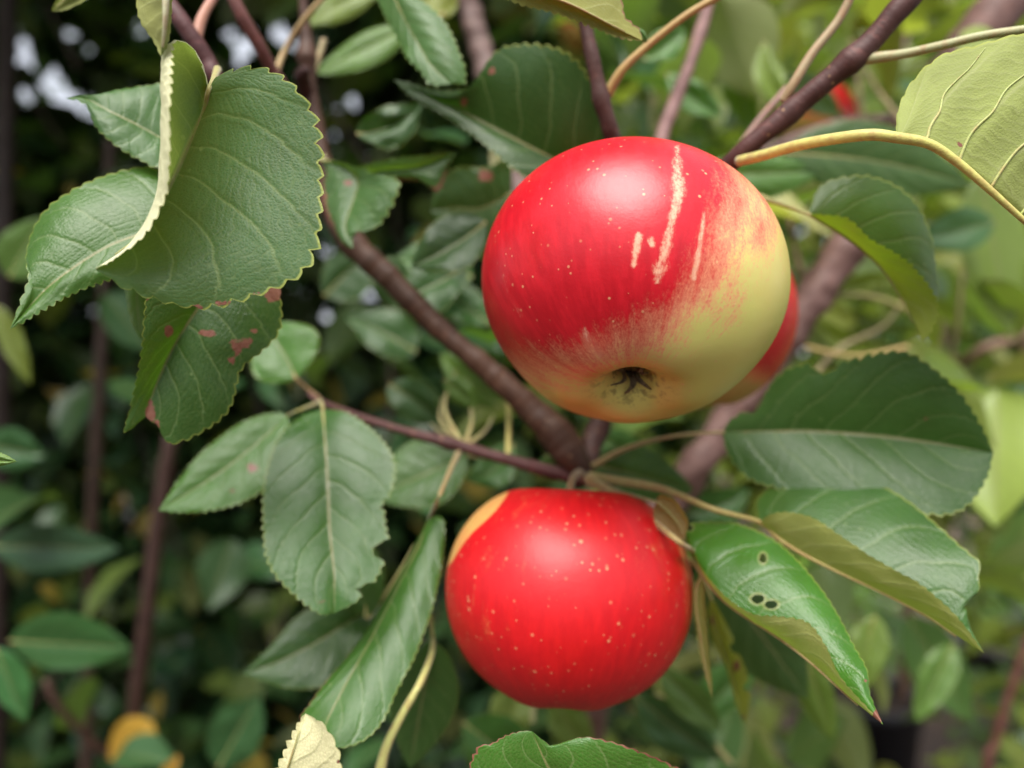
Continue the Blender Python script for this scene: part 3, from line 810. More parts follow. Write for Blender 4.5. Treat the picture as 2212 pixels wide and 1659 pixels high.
leaf(0.218, [(1560, 934, 2), (1650, 932, 0), (1750, 932, 0), (1850, 938, 0), (1950, 948, 0), (2050, 962, 0), (2146, 978, 0)],
     [(1580, 905, 2), (1635, 872, 0), (1680, 812, -3), (1735, 786, -5), (1810, 782, -6), (1895, 764, -7), (1955, 760, -7), (2015, 795, -7), (2070, 845, -5), (2115, 912, -3)],
     [(1575, 985, -2), (1620, 1035, -5), (1710, 1062, -7), (1830, 1080, -8), (1940, 1095, -8), (2030, 1112, -8), (2090, 1092, -6), (2130, 1035, -3)], show=('B', True), color=(0.047, 0.110, 0.034), under=(0.05, 0.10, 0.03),
     stalk=[(1275, 1010, 28), (1350, 970, 20), (1450, 943, 10)], stalk_col=(0.28, 0.22, 0.08), teeth=30, tooth=0.9, rag=(('A', 0.40, 0.035, 3.0), ('A', 0.14, 0.03, 2)), bulge=(1, 1.2), yaw=-4, lean=-1.5, matte=0.1, spots=[(2000, 905, 8, 8, .6)])
leaf(0.190, [(1640, 1128, 2), (1710, 1180, 0), (1800, 1228, -1), (1900, 1276, -1), (2000, 1328, -1), (2065, 1372, -2), (2126, 1411, -4)],
     [(1640, 1075, 12), (1700, 1035, 16), (1790, 1025, 17), (1890, 1045, 15), (1960, 1080, 12), (2020, 1130, 9), (2075, 1180, 6), (2125, 1225, 4), (2132, 1262, 3), (2095, 1300, 1), (2095, 1350, 0)],
     [(1665, 1112, -2), (1705, 1108, -4), (1760, 1122, -6), (1840, 1176, -7), (1910, 1222, -7), (1980, 1258, -7), (2035, 1302, -6), (2082, 1352, -5)], show=('A', True), color=(0.042, 0.117, 0.031), under=(0.36, 0.37, 0.10),
     stalk=[(1275, 1030, 45), (1330, 1038, 36), (1430, 1056, 24), (1540, 1100, 12)], stalk_col=(0.34, 0.27, 0.08), teeth=30, tooth=0.35, yaw=-4.5, lean=-1.5, matte=0.04, bulge=(1.5, -0.6), rag=(('A', 0.80, 0.03, 3), ('A', 0.88, 0.025, 3)), stalk_r=(1.7, 0.9))
leaf(0.180, [(1502, 1195, 4), (1530, 1255, 1), (1575, 1305, 0), (1640, 1348, 0), (1705, 1392, 0), (1765, 1440, 0), (1835, 1505, -1), (1908, 1566, -3)],
     [(1478, 1140, 4), (1530, 1128, 5), (1600, 1134, 6), (1680, 1172, 5), (1745, 1236, 4), (1800, 1312, 3), (1842, 1392, 2), (1872, 1445, 0), (1880, 1500, -1)],
     [(1490, 1165, -2), (1515, 1225, -5), (1562, 1283, -7), (1620, 1323, -8), (1690, 1332, -9), (1745, 1345, -9), (1785, 1398, -8), (1815, 1462, -6), (1860, 1515, -4)], show=('A', True), color=(0.050, 0.168, 0.024), under=(0.42, 0.42, 0.14),
     stalk=[(1270, 1035, 52), (1330, 1068, 40), (1410, 1125, 22), (1465, 1170, 10)], stalk_col=(0.38, 0.28, 0.10), teeth=36, tooth=0.4, bulge=(2.4, -0.8), NT_=330, NU=60, holes=[(1648, 1206, 8, 11), (1637, 1294, 14, 10), (1666, 1306, 14, 9), (1489, 1140, 8, 6)],
     lean=-5, yaw=-4, matte=-0.03, spots=[(1895, 1545, 14, 22, .75), (1870, 1470, 8, 8, .5)], stalk_r=(1.7, 0.8))
leaf(0.20, [(1418, 1085, 0), (1440, 1100, 0), (1465, 1130, 0), (1478, 1165, 0)], [(1425, 1070, -2), (1460, 1082, -3), (1486, 1125, -2)], [(1412, 1105, 2), (1425, 1140, 2), (1455, 1165, 1)], show=('A', False), under=(0.30, 0.19, 0.07), color=(0.25, 0.16, 0.06), NT_=60, NU=8, teeth=8, tooth=0.2, stalk=[(1330, 1060, 25)])
leaf(0.20, [(1513, 1240, 0), (1506, 1300, 0), (1515, 1370, 0), (1526, 1440, 0), (1538, 1508, 0)], [(1520, 1270, -3), (1526, 1340, -4), (1531, 1410, -3), (1537, 1470, -1)], [(1500, 1265, 2), (1496, 1310, 2), (1506, 1385, 2), (1522, 1455, 1)], show=('A', False), under=(0.27, 0.23, 0.06), color=(0.100, 0.143, 0.027), NT_=90, NU=8, teeth=16, tooth=0.25, stalk=[(1400, 1120, 25), (1480, 1200, 6)], stalk_col=(0.36, 0.28, 0.09))
leaf(0.235, [(1535, 1290, 0), (1548, 1350, 0), (1568, 1400, 0), (1585, 1450, 0), (1600, 1510, 0), (1610, 1565, 0)], [(1548, 1310, -2), (1575, 1360, -2), (1592, 1400, -3), (1612, 1455, -3), (1622, 1500, -2)], [(1530, 1320, 1), (1540, 1380, 1), (1568, 1440, 1), (1590, 1520, 0)], show=('A', True), color=(0.32, 0.30, 0.07), under=(0.32, 0.30, 0.08), NT_=90, NU=10, spots=[(1590, 1440, 12, 20, .7), (1620, 1480, 10, 18, .6), (1605, 1550, 8, 8, .6), (1540, 1340, 12, 30, .6)], rag=(('A', .4, .04, 2), ('A', .7, .04, 2)), stalk=[(1500, 1200, 0)])
# further leaves of the same tree behind the apples
quick(0.275, (1520, 1200), (1745, 1510), 95, 95, ddl=2, ddr=3, color=(0.030, 0.076, 0.026), ruffle=0.8, stalk=[(1400, 1100, -5)], spots=[(1690, 1510, 14, 10, .5)])
quick(0.31, (1740, 1420), (1800, 1600), 35, 40, color=(0.12, 0.17, 0.03), under=YG, ruffle=0.8, tooth=0.5)
quick(0.27, (1270, 1000), (1500, 1060), 60, 55, color=(0.050, 0.122, 0.037), ruffle=0.8)
quick(0.29, (1500, 380), (1780, 370), 45, 60, color=(0.070, 0.163, 0.034), ruffle=0.8)
quick(0.29, (1690, 330), (2100, 400), 85, 75, color=(0.030, 0.073, 0.020), ruffle=0.8, bend=-15)
quick(0.262, (1180, 985), (1190, 1010), 30, 30, color=(0.050, 0.153, 0.034), NT_=50, NU=8)
quick(0.27, (960, 820), (1030, 880), 30, 24, color=(0.12, 0.2, 0.06), NT_=50, NU=8)
rt0 = random.Random(3)
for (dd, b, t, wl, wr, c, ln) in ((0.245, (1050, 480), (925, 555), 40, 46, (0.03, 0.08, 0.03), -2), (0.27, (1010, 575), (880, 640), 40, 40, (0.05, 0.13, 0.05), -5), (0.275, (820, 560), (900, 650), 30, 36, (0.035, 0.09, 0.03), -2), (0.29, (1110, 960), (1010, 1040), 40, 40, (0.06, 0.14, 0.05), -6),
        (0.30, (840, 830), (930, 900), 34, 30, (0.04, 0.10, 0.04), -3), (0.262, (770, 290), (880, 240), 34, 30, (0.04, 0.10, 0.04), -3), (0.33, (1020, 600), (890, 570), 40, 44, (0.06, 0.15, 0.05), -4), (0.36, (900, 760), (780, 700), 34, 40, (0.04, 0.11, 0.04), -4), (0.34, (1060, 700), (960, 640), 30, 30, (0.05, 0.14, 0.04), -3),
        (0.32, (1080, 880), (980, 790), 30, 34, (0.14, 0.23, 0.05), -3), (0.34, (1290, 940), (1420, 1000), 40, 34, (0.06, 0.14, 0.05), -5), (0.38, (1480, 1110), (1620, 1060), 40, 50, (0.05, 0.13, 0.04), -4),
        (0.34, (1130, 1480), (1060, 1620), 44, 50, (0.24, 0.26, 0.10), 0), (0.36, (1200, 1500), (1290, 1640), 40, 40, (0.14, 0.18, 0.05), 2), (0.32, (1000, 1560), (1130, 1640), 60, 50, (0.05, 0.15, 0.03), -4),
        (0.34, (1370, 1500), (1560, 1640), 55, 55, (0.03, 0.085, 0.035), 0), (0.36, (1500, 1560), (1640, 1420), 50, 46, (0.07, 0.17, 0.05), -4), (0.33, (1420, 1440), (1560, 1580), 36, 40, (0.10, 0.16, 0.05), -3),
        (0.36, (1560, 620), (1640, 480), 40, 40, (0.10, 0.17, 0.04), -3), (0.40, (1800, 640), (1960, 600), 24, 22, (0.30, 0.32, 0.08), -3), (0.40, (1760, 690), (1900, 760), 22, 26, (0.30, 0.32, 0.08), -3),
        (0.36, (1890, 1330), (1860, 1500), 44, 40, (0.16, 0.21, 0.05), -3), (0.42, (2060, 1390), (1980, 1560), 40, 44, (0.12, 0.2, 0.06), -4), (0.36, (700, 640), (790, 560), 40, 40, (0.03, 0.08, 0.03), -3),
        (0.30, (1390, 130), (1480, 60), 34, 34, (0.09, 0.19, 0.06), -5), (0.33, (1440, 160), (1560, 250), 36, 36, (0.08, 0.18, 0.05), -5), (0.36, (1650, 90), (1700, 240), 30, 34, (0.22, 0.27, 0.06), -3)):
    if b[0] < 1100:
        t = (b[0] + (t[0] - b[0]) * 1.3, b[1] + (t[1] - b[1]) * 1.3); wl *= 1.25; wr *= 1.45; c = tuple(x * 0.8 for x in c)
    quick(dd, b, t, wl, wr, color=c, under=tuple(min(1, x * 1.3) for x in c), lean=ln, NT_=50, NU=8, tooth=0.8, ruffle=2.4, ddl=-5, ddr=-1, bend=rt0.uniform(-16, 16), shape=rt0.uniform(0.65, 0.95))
for (x0, y0, x1, y1, x2, y2, dd, col) in ((1150, 1560, 1155, 1500, 1165, 1430, 0.30, (0.36, 0.38, 0.16)), (1700, 190, 1640, 260, 1590, 330, 0.24, (0.22, 0.12, 0.10)), (1420, 1500, 1500, 1560, 1580, 1650, 0.34, (0.3, 0.28, 0.1)),
        (1740, 750, 1850, 770, 1960, 750, 0.36, (0.4, 0.3, 0.1)), (1770, 640, 1880, 640, 1990, 680, 0.38, (0.3, 0.3, 0.1))):
    offshoot([(x0, y0, dd), (x1, y1, dd), (x2, y2, dd)], (1.1, 1.1, 1.2), col)
# close leaves cut by the lower frame
leaf(0.150, [(1230, 1980, 10), (1245, 1850, 6), (1230, 1740, 2), (1180, 1650, 0), (1150, 1580, 0)],
     [(1080, 1900, 6), (1010, 1800, 2), (1005, 1700, 0), (1030, 1618, 0), (1062, 1606, 0), (1095, 1588, 0), (1130, 1579, 0)],
     [(1500, 1900, 6), (1560, 1790, 0), (1500, 1690, -2), (1440, 1648, -2), (1370, 1618, -2), (1300, 1597, -1), (1250, 1594, 0), (1200, 1612, 0), (1175, 1600, 0)], show=('A', True), color=(0.055, 0.155, 0.03), under=(0.2, 0.25, 0.08),
     teeth=40, tooth=0.45, brown=(('A', 0.55, 1, 0.05), ('B', 0.45, 1, 0.05)), stalk=[(1200, 2150, 20)])
leaf(0.146, [(560, 1800, 6), (590, 1740, 2), (622, 1660, 0), (645, 1590, 0), (660, 1541, 0)], [(540, 1760, 4), (575, 1700, 3), (605, 1640, 2), (640, 1570, 1)], [(660, 1790, 0), (730, 1720, -2), (736, 1650, -3), (722, 1600, -3), (695, 1562, -2)],
     show=('B', False), under=(0.88, 0.84, 0.50), color=(0.1, 0.2, 0.05), teeth=14, tooth=0.7, stalk=[(500, 1950, 10)], spots=[(700, 1625, 8, 10, .5), (730, 1645, 8, 8, .5)])  # underside colour raised to stand in for bright light on it
quick(0.16, (-90, 985), (36, 997), 22, 18, color=(0.16, 0.24, 0.08), NT_=60, NU=10, tooth=0.3)
quick(0.19, (215, -60), (112, 25), 28, 24, color=(0.130, 0.184, 0.034), under=(0.2, 0.22, 0.06), top=False, NT_=60, NU=10)

# ------------------------------------------------------------------ apples
def apple(name_label, cx, cy, d, R, h, stem_dir, mat, blush_fn, streaks=(), stalk_to=None, group='red apples on the tree', nlon=420, nlat=240, seam=None, sepal_len=0.0055, shoulder=0.9):
    c = P(cx, cy, d)
    root = thing('apple', name_label, 'apple', tuple(c), group)
    z = np.array(stem_dir, float); z /= np.linalg.norm(z)
    toward = np.array([0, -1.0, 0]) if seam is None else seam
    x = toward - z * np.dot(toward, z)
    if np.linalg.norm(x) < 1e-3: x = np.array([1.0, 0, 0])
    x /= np.linalg.norm(x)
    y = np.cross(z, x)
    th = np.linspace(0, np.pi, nlat)
    ph = np.linspace(-np.pi, np.pi, nlon)
    TH, PH = np.meshgrid(th, ph, indexing='ij')
    s, co = np.sin(TH), np.cos(TH)
    r = R * s ** np.where(co > 0, shoulder, 0.93) * (1 + 0.05 * co)
    low = sstep(0.2, -1.0, co)
    r = r * (1 + 0.022 * np.cos(5 * PH + 0.6) * low * s ** 0.3 + 0.012 * np.cos(2 * PH + 1.1) + 0.008 * np.cos(3 * PH + 2.0))
    zz = h * co * (1 - 0.0 * s)
    rn = r / R
    zz = np.where(co > 0, zz - 0.36 * R * np.exp(-(rn / 0.23) ** 1.7), zz + 0.25 * R * np.exp(-(rn / 0.21) ** 1.7) + 0.16 * R * np.exp(-(rn / 0.085) ** 2))
    zz = zz + np.where(co < 0, 0.014 * R * np.cos(5 * PH + 0.6) * np.exp(-((rn - 0.42) / 0.2) ** 2), 0)
    V = (r * np.cos(PH))[..., None] * x + (r * np.sin(PH))[..., None] * y + zz[..., None] * z
    W_ = V + c
    px, py = to_px(W_)
    D = V / R
    near = W_[..., 1] < c[1] + 0.004
    blush = blush_fn(D, px, py, near)
    streak = np.zeros(TH.shape)
    for (pts, wd, *am) in streaks:
        pts = np.array(pts, float)
        best = np.full(px.shape, 1e9)
        for k in range(len(pts) - 1):
            a, b = pts[k], pts[k + 1]
            ab = b - a
            t = np.clip(((px - a[0]) * ab[0] + (py - a[1]) * ab[1]) / np.dot(ab, ab), 0, 1)
            best = np.minimum(best, np.hypot(px - a[0] - t * ab[0], py - a[1] - t * ab[1]))
        wl = wd * (0.35 + 0.8 * vnoise(py * 0.045, pts[0][0], 2.2))
        v = sstep(wl * 1.8, wl * 0.1, best) * near * (am[0] if am else 1.0) * (0.35 + 0.95 * vnoise(px * 0.09 + 3, py * 0.035, 5.5))
        streak = np.maximum(streak, v)
    basin = np.where(co < 0, np.exp(-(rn / 0.24) ** 2), np.exp(-(rn / 0.2) ** 2) * 0.6)
    at = {'blush': blush.ravel(), 'streak': streak.ravel(), 'basin': basin.ravel(),
          'polar': np.stack([PH, TH * 2.0, np.full_like(PH, cx * 0.01)], -1).reshape(-1, 3)}
    body = link('fruit_body', mesh_grid('fruit_body', V[:, ::-1].copy() if False else V, attrs=at), mat, None)
    body.parent = root
    # eye: dark cup with five dried sepals
    cz = -h + 0.27 * R
    cup_t = np.linspace(0, 1, 8)
    a = np.linspace(0, 2 * np.pi, 20, endpoint=False)
    rr = 0.0032 * (1 - cup_t) ** 0.5 + 0.0005
    zc = cz - 0.0012 + 0.004 * cup_t
    Vc = (rr[:, None] * np.cos(a))[..., None] * x + (rr[:, None] * np.sin(a))[..., None] * y + np.repeat(zc[:, None], 20, 1)[..., None] * z
    cal = link('calyx', mesh_grid('calyx', Vc, wrap=True), M_SEPAL, None)
    cal.parent = root
    rs = random.Random(int(cx))
    for k in range(6):
        an = k * math.tau / 6 + rs.uniform(-0.3, 0.3)
        L = sepal_len * rs.uniform(0.8, 1.4)
        rad = math.cos(an) * x + math.sin(an) * y
        tg = -math.sin(an) * x + math.cos(an) * y
        rows = []
        curl = rs.uniform(0.5, 1.2)
        for q in range(9):
            t = q / 8
            rd = 0.0026 - 0.0012 * math.sin(math.pi * t) + 0.003 * t ** 2 * curl
            zq = cz - 0.0005 - L * (t - 0.45 * curl * t ** 3)
            wd = 0.0010 * (1 - t) ** 0.7 + 0.0002
            sw = tg * (0.0012 * math.sin(3 * t + k))
            cpt = rad * rd + z * zq + sw
            rows.append([cpt + tg * wd * e + rad * 0.0006 * (1 - e * e) for e in (-1, -0.5, 0, 0.5, 1)])
        sm = mesh_grid('sepal', np.array(rows))
        so = bpy.data.objects.new('sepal', sm); COL.objects.link(so); sm.materials.append(M_SEPAL); so.parent = cal
        md = so.modifiers.new('thick', 'SOLIDIFY'); md.thickness = 0.0003
    if stalk_to is not None:
        q = P(*stalk_to) - c
        p0 = z * (h - 0.36 * R - 0.001)
        p1 = z * (h - 0.05 * R)
        pts = [p0, p1, (p1 + q) / 2 + z * 0.003, q]
        st = link('fruit_stalk', tube_mesh('fruit_stalk', pts, (0.0012, 0.0011, 0.0012, 0.0018), n=30, seg=10), M_STALK, None, (0.25, 0.17, 0.07))
        st.parent = root
    return root


def blush_upper(D, px, py, near):
    x, zc = D[..., 0], D[..., 2]
    n1 = vnoise(D[..., 0] * 3 + 5, D[..., 1] * 3, D[..., 2] * 3) - 0.5
    z0 = np.interp(x, [-1, -0.36, 0.05, 0.30, 0.54, 0.84, 1.0], [-0.56, -0.51, -0.33, 0.04, 0.44, 0.80, 0.95])
    kk = np.interp(x, [-1, -0.36, 0.05, 0.30, 0.54, 0.84], [2.4, 2.4, 1.8, 0.95, 0.65, 0.55])
    n2 = vnoise(D[..., 0] * 8 + 9, D[..., 1] * 8, D[..., 2] * 4) - 0.5
    b = 0.5 + kk * (zc - z0 + 0.10 * n1) + 0.28 * n2 * sstep(-0.1, 0.3, x)
    return np.clip(b, -0.2, 1.3)


def blush_lower(D, px, py, near):
    n1 = vnoise(D[..., 0] * 4 + 1, D[..., 1] * 4, D[..., 2] * 4) - 0.5
    n2 = vnoise(D[..., 0] * 14 + 1, D[..., 1] * 14, D[..., 2] * 2.5) - 0.5
    b = np.full(px.shape, 1.12) + 0.3 * n1 + 0.5 * n2 * sstep(-0.2, 0.6, np.abs(D[..., 0] - 0.1))
    b = b - 0.25 * sstep(0.2, 0.8, D[..., 0]) * sstep(-0.2, 0.7, D[..., 2])
    # pale patch where a leaf lay on the skin
    e = (px - 1116) * (1225 - 1046) + (py - 1046) * (1116 - 964)
    patch = sstep(400, -900, e + 900 * np.sin(py * 0.05)) * near * (py < 1260)
    b = b * (1 - patch) + 0.22 * patch
    b = b - 0.9 * sstep(-0.72, -1.0, D[..., 2]) - 0.35 * sstep(0.72, 1.0, D[..., 0])
    return b


def blush_third(D, px, py, near):
    f = D[..., 2] + 0.35 * D[..., 0] + 0.38
    return sstep(-0.15, 0.25, f) * 1.2


apple('larger apple with yellow eye end and red cheek, its dark dried eye showing', 1362, 628, 0.185, 0.0378, 0.0315, (0.07, 0.50, 0.86), M_APPLE, blush_upper,
      streaks=[([(1462, 318), (1466, 420), (1442, 520), (1420, 605)], 17), ([(1380, 508), (1369, 572)], 11), ([(1521, 462), (1512, 530), (1498, 600)], 10), ([(1262, 712), (1292, 770)], 15, 0.55), ([(1086, 592), (1100, 640), (1126, 682)], 5, 0.35),
               ([(1406, 520), (1410, 530)], 8), ([(1600, 400), (1612, 470)], 8, 0.35)], stalk_to=(1420, 468, 0.236), nlon=560, nlat=320)
apple('smaller deep red apple with pale freckles and a tan patch, below the spur', 1226, 1278, 0.214, 0.0355, 0.0318, (0.04, 0.16, 0.98), M_APPLE2, blush_lower,
      streaks=[([(1025, 1265), (1018, 1330)], 5, 0.45), ([(1145, 1275), (1143, 1310)], 4, 0.4)], shoulder=0.89, stalk_to=(1262, 1035, 0.246), nlon=420, nlat=240)
apple('half hidden red apple tucked behind the larger yellow and red one', 1478, 690, 0.262, 0.0380, 0.034, (-0.1, 0.1, 0.98), M_APPLE2, blush_third, stalk_to=(1452, 470, 0.262), nlon=160, nlat=100)
apple('blurred far red apple between bright leaves below a slanting twig', 1762, 258, 0.52, 0.027, 0.024, (0.1, 0.2, 0.98), M_APPLE2, blush_third, stalk_to=(1790, 150, 0.54), nlon=80, nlat=60)
apple('blurred far orange red apple glimpsed under the uppermost olive leaf', 1262, 62, 0.75, 0.026, 0.023, (0.1, 0.2, 0.98), M_APPLE2, blush_third, stalk_to=(1262, -60, 0.58), nlon=80, nlat=60)

# ------------------------------------------------------------------ blurred foliage: leaf templates
def template(k):
    rs = np.random.default_rng(100 + k)
    nt_, nu_ = 13, 9
    t = np.linspace(0, 1, nt_)
    u = np.linspace(-1, 1, nu_)
    U, T = np.meshgrid(u, t)
    wdt = rs.uniform(0.26, 0.36) * np.sin(np.pi * T ** rs.uniform(0.7, 0.85)) ** 0.85
    fold = rs.uniform(0.1, 0.8)
    X = U * wdt * math.cos(fold)
    Z = np.abs(U) * wdt * math.sin(fold) + 0.05 * np.sin(T * 7 + rs.uniform(0, 6)) * np.abs(U) ** 2
    bend = rs.uniform(0.1, 0.9)
    Y = np.sin(T * bend) / bend
    Z = Z - (1 - np.cos(T * bend)) / bend
    V = np.stack([X, Y, Z], -1)
    return V, np.stack([U, T, np.zeros_like(U)], -1)


TEMPL = []
TVERT = []
for k in range(10):
    V, L = template(k)
    me = mesh_grid('leaf', V, attrs={'leafco': L.reshape(-1, 3)}, flip=True)
    me.materials.append(M_BGLEAF)
    TEMPL.append(me)
    TVERT.append((V, L))


def rot_matrix(yaw, pitch, roll):
    from mathutils import Euler
    return Euler((pitch, roll, yaw), 'XYZ')


def scatter(parent, n, box, pick, size, accept=None, seed=1, yaw=None):
    rs = random.Random(seed)
    made = 0
    tries = 0
    while made < n and tries < n * 30:
        tries += 1
        p = np.array([rs.uniform(*box[0]), rs.uniform(*box[1]), rs.uniform(*box[2])])
        if accept and not accept(p, rs):
            continue
        o = bpy.data.objects.new('leaf', TEMPL[rs.randrange(len(TEMPL))])
        COL.objects.link(o)
        o.location = Vector(p)
        o.rotation_euler = rot_matrix(rs.uniform(0, math.tau), rs.uniform(-1.1, 0.5), rs.uniform(-0.7, 0.7))
        sz = rs.uniform(*size)
        o.scale = (sz, sz, sz)
        o.parent = parent
        o.matrix_parent_inverse = parent.matrix_world.inverted()
        c, un = pick(p, rs)
        o.color = (*c, 1)
        o['under'] = un
        o['matte'] = 0.08
        made += 1
    return made


def leaf_mass(name, n, box, size, seed, accept=None):
    """far foliage that reads as one mass, one mesh of many small leaves"""
    rs = np.random.default_rng(seed)
    pts = np.stack([rs.uniform(*b, n) for b in box], 1)
    if accept is not None:
        pts = pts[accept(pts)]
    n = len(pts)
    nt_, nu_ = 4, 3
    t = np.array([0, 0.33, 0.7, 1.0]); u = np.array([-1, 0, 1.0])
    U, T = np.meshgrid(u, t)
    wdt = np.array([0.02, 0.3, 0.26, 0.01])[:, None]
    base = np.stack([U * wdt, T, np.abs(U) * wdt * 0.35 - 0.25 * T ** 2], -1).reshape(-1, 3)
    yaw = rs.uniform(0, 2 * np.pi, n); pit = rs.uniform(-1.2, 0.5, n); rol = rs.uniform(-0.7, 0.7, n)
    cy, sy, cp, sp_, cr, sr = np.cos(yaw), np.sin(yaw), np.cos(pit), np.sin(pit), np.cos(rol), np.sin(rol)
    Z = np.zeros(n); O = np.ones(n)
    Rz = np.stack([np.stack([cy, -sy, Z], -1), np.stack([sy, cy, Z], -1), np.stack([Z, Z, O], -1)], 1)
    Rx = np.stack([np.stack([O, Z, Z], -1), np.stack([Z, cp, -sp_], -1), np.stack([Z, sp_, cp], -1)], 1)
    Ry = np.stack([np.stack([cr, Z, sr], -1), np.stack([Z, O, Z], -1), np.stack([-sr, Z, cr], -1)], 1)
    Rm = Rz @ Rx @ Ry
    sz = rs.uniform(*size, n)
    V = np.einsum('nij,kj->nki', Rm, base) * sz[:, None, None] + pts[:, None]
    idx = np.arange(12).reshape(4, 3)
    f = np.stack([idx[:-1, :-1], idx[1:, :-1], idx[1:, 1:], idx[:-1, 1:]], -1).reshape(-1, 4)[:, ::-1]
    F = (f[None] + 12 * np.arange(n)[:, None, None]).reshape(-1, 4)
    L = np.repeat(np.stack([U, T, np.zeros_like(U)], -1).reshape(1, 12, 3), n, 0)
    return mesh_raw(name, V.reshape(-1, 3), F, {'leafco': L.reshape(-1, 3)})


GAPS = [P(x, y, 1.0) for (x, y) in ((190, 50), (30, 95), (90, 140), (155, 195), (200, 215), (150, 235), (500, 60), (525, 110), (490, 90), (575, 40), (610, 70), (640, 60), (725, 170), (745, 190), (705, 255), (60, 215), (340, 20))]


def in_gap(pts, rad=0.024):
    pts = np.atleast_2d(pts)
    o = np.array([0, 0, CAM_H])
    hit = np.zeros(len(pts), bool)
    for g_ in GAPS:
        d = (g_ - o) / np.linalg.norm(g_ - o)
        v = pts - o
        t = v @ d
        hit |= np.linalg.norm(v - t[:, None] * d, axis=1) < rad + 0.007 * t
    return hit


def jit(c, rs, s=0.25):
    f = 1 + rs.uniform(-s, s)
    return tuple(float(x * f * (1 + rs.uniform(-0.1, 0.1))) for x in c)


def clear_near(p, rs):
    px, py = to_px(p)
    return True


RED_RAY = P(1762, 250, 1.0)


def off_red(p):
    d = (RED_RAY - np.array([0, 0, CAM_H])); d /= np.linalg.norm(d)
    v = p - np.array([0, 0, CAM_H]); t = v @ d
    return not (p[1] < 0.53 and np.linalg.norm(v - t * d) < 0.045)


# leaves of the apple tree itself behind the fruit
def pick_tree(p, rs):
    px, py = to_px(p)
    right = px > 1250 + 250 * rs.uniform(-1, 1)  # shade and sunlight put into the leaf colour, dark left, pale right
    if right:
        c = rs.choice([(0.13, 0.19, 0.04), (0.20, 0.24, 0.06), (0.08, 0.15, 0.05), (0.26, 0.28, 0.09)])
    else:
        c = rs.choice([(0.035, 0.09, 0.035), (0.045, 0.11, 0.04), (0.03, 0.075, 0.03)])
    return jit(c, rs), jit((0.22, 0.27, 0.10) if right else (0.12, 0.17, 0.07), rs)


def acc_tree(p, rs):
    px, py = to_px(p)
    if in_gap(p, 0.03)[0] or not off_red(p):
        return False
    if px < 760 and py > 380 and p[1] < 0.5:
        return rs.random() < 0.12
    if px < 760 and p[1] < 0.42:
        return rs.random() < 0.25
    return True


scatter(tree, 230, ((-0.35, 0.55), (0.33, 0.75), (CAM_H - 0.38, CAM_H + 0.42)), pick_tree, (0.045, 0.075), acc_tree, 11)

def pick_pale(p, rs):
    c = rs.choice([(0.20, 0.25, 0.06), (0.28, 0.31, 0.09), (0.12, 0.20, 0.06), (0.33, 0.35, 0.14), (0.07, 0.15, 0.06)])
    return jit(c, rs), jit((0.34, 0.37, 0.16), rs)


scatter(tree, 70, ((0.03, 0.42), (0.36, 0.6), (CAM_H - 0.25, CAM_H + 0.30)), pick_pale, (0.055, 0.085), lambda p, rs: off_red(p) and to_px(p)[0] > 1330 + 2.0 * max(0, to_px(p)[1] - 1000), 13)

# shrub on the left, its leaf colours darkened to deepen the shade
shrub = thing('shrub', 'shaded shrub with dark green leaves and upright brown canes behind the apple branches', 'shrub', (-0.35, 0.95, 0.0))


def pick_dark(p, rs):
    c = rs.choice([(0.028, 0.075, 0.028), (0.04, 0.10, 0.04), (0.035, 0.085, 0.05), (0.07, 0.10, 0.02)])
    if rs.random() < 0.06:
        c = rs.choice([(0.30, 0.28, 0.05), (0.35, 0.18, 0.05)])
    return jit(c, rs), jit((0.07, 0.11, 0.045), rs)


def acc_shrub(p, rs):
    px, py = to_px(p)
    return not in_gap(p)[0]


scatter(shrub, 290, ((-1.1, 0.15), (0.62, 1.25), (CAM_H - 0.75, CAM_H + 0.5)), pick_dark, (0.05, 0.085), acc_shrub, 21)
CANE = (0.065, 0.036, 0.029)
branch([(372, 940, 0.62), (345, 1100, 0.62), (318, 1320, 0.62), (288, 1560, 0.63), (270, 1750, 0.64), (250, 2600, 0.8), (230, 3400, 0.85)], (6, 6.5, 7, 7.5, 8, 9, 10), CANE, 0.3, parent=shrub, name='cane')
branch([(240, 300, 0.75), (225, 640, 0.75), (212, 900, 0.75), (200, 1120, 0.76), (190, 1500, 0.8), (160, 3000, 0.85)], (5, 6, 6.5, 7, 8, 9), (0.05, 0.032, 0.024), 0.3, parent=shrub, name='cane')
branch([(100, 1470, 0.55), (130, 1530, 0.56), (215, 1615, 0.6), (275, 1640, 0.63)], (2.5, 2.8, 3.2, 4.0), (0.13, 0.075, 0.06), 0.3, parent=shrub, name='cane')
branch([(20, -80, 0.8), (12, 300, 0.8), (5, 800, 0.8), (-20, 2200, 0.85)], (9, 9, 10, 12), (0.035, 0.025, 0.022), 0.3, parent=shrub, name='cane')
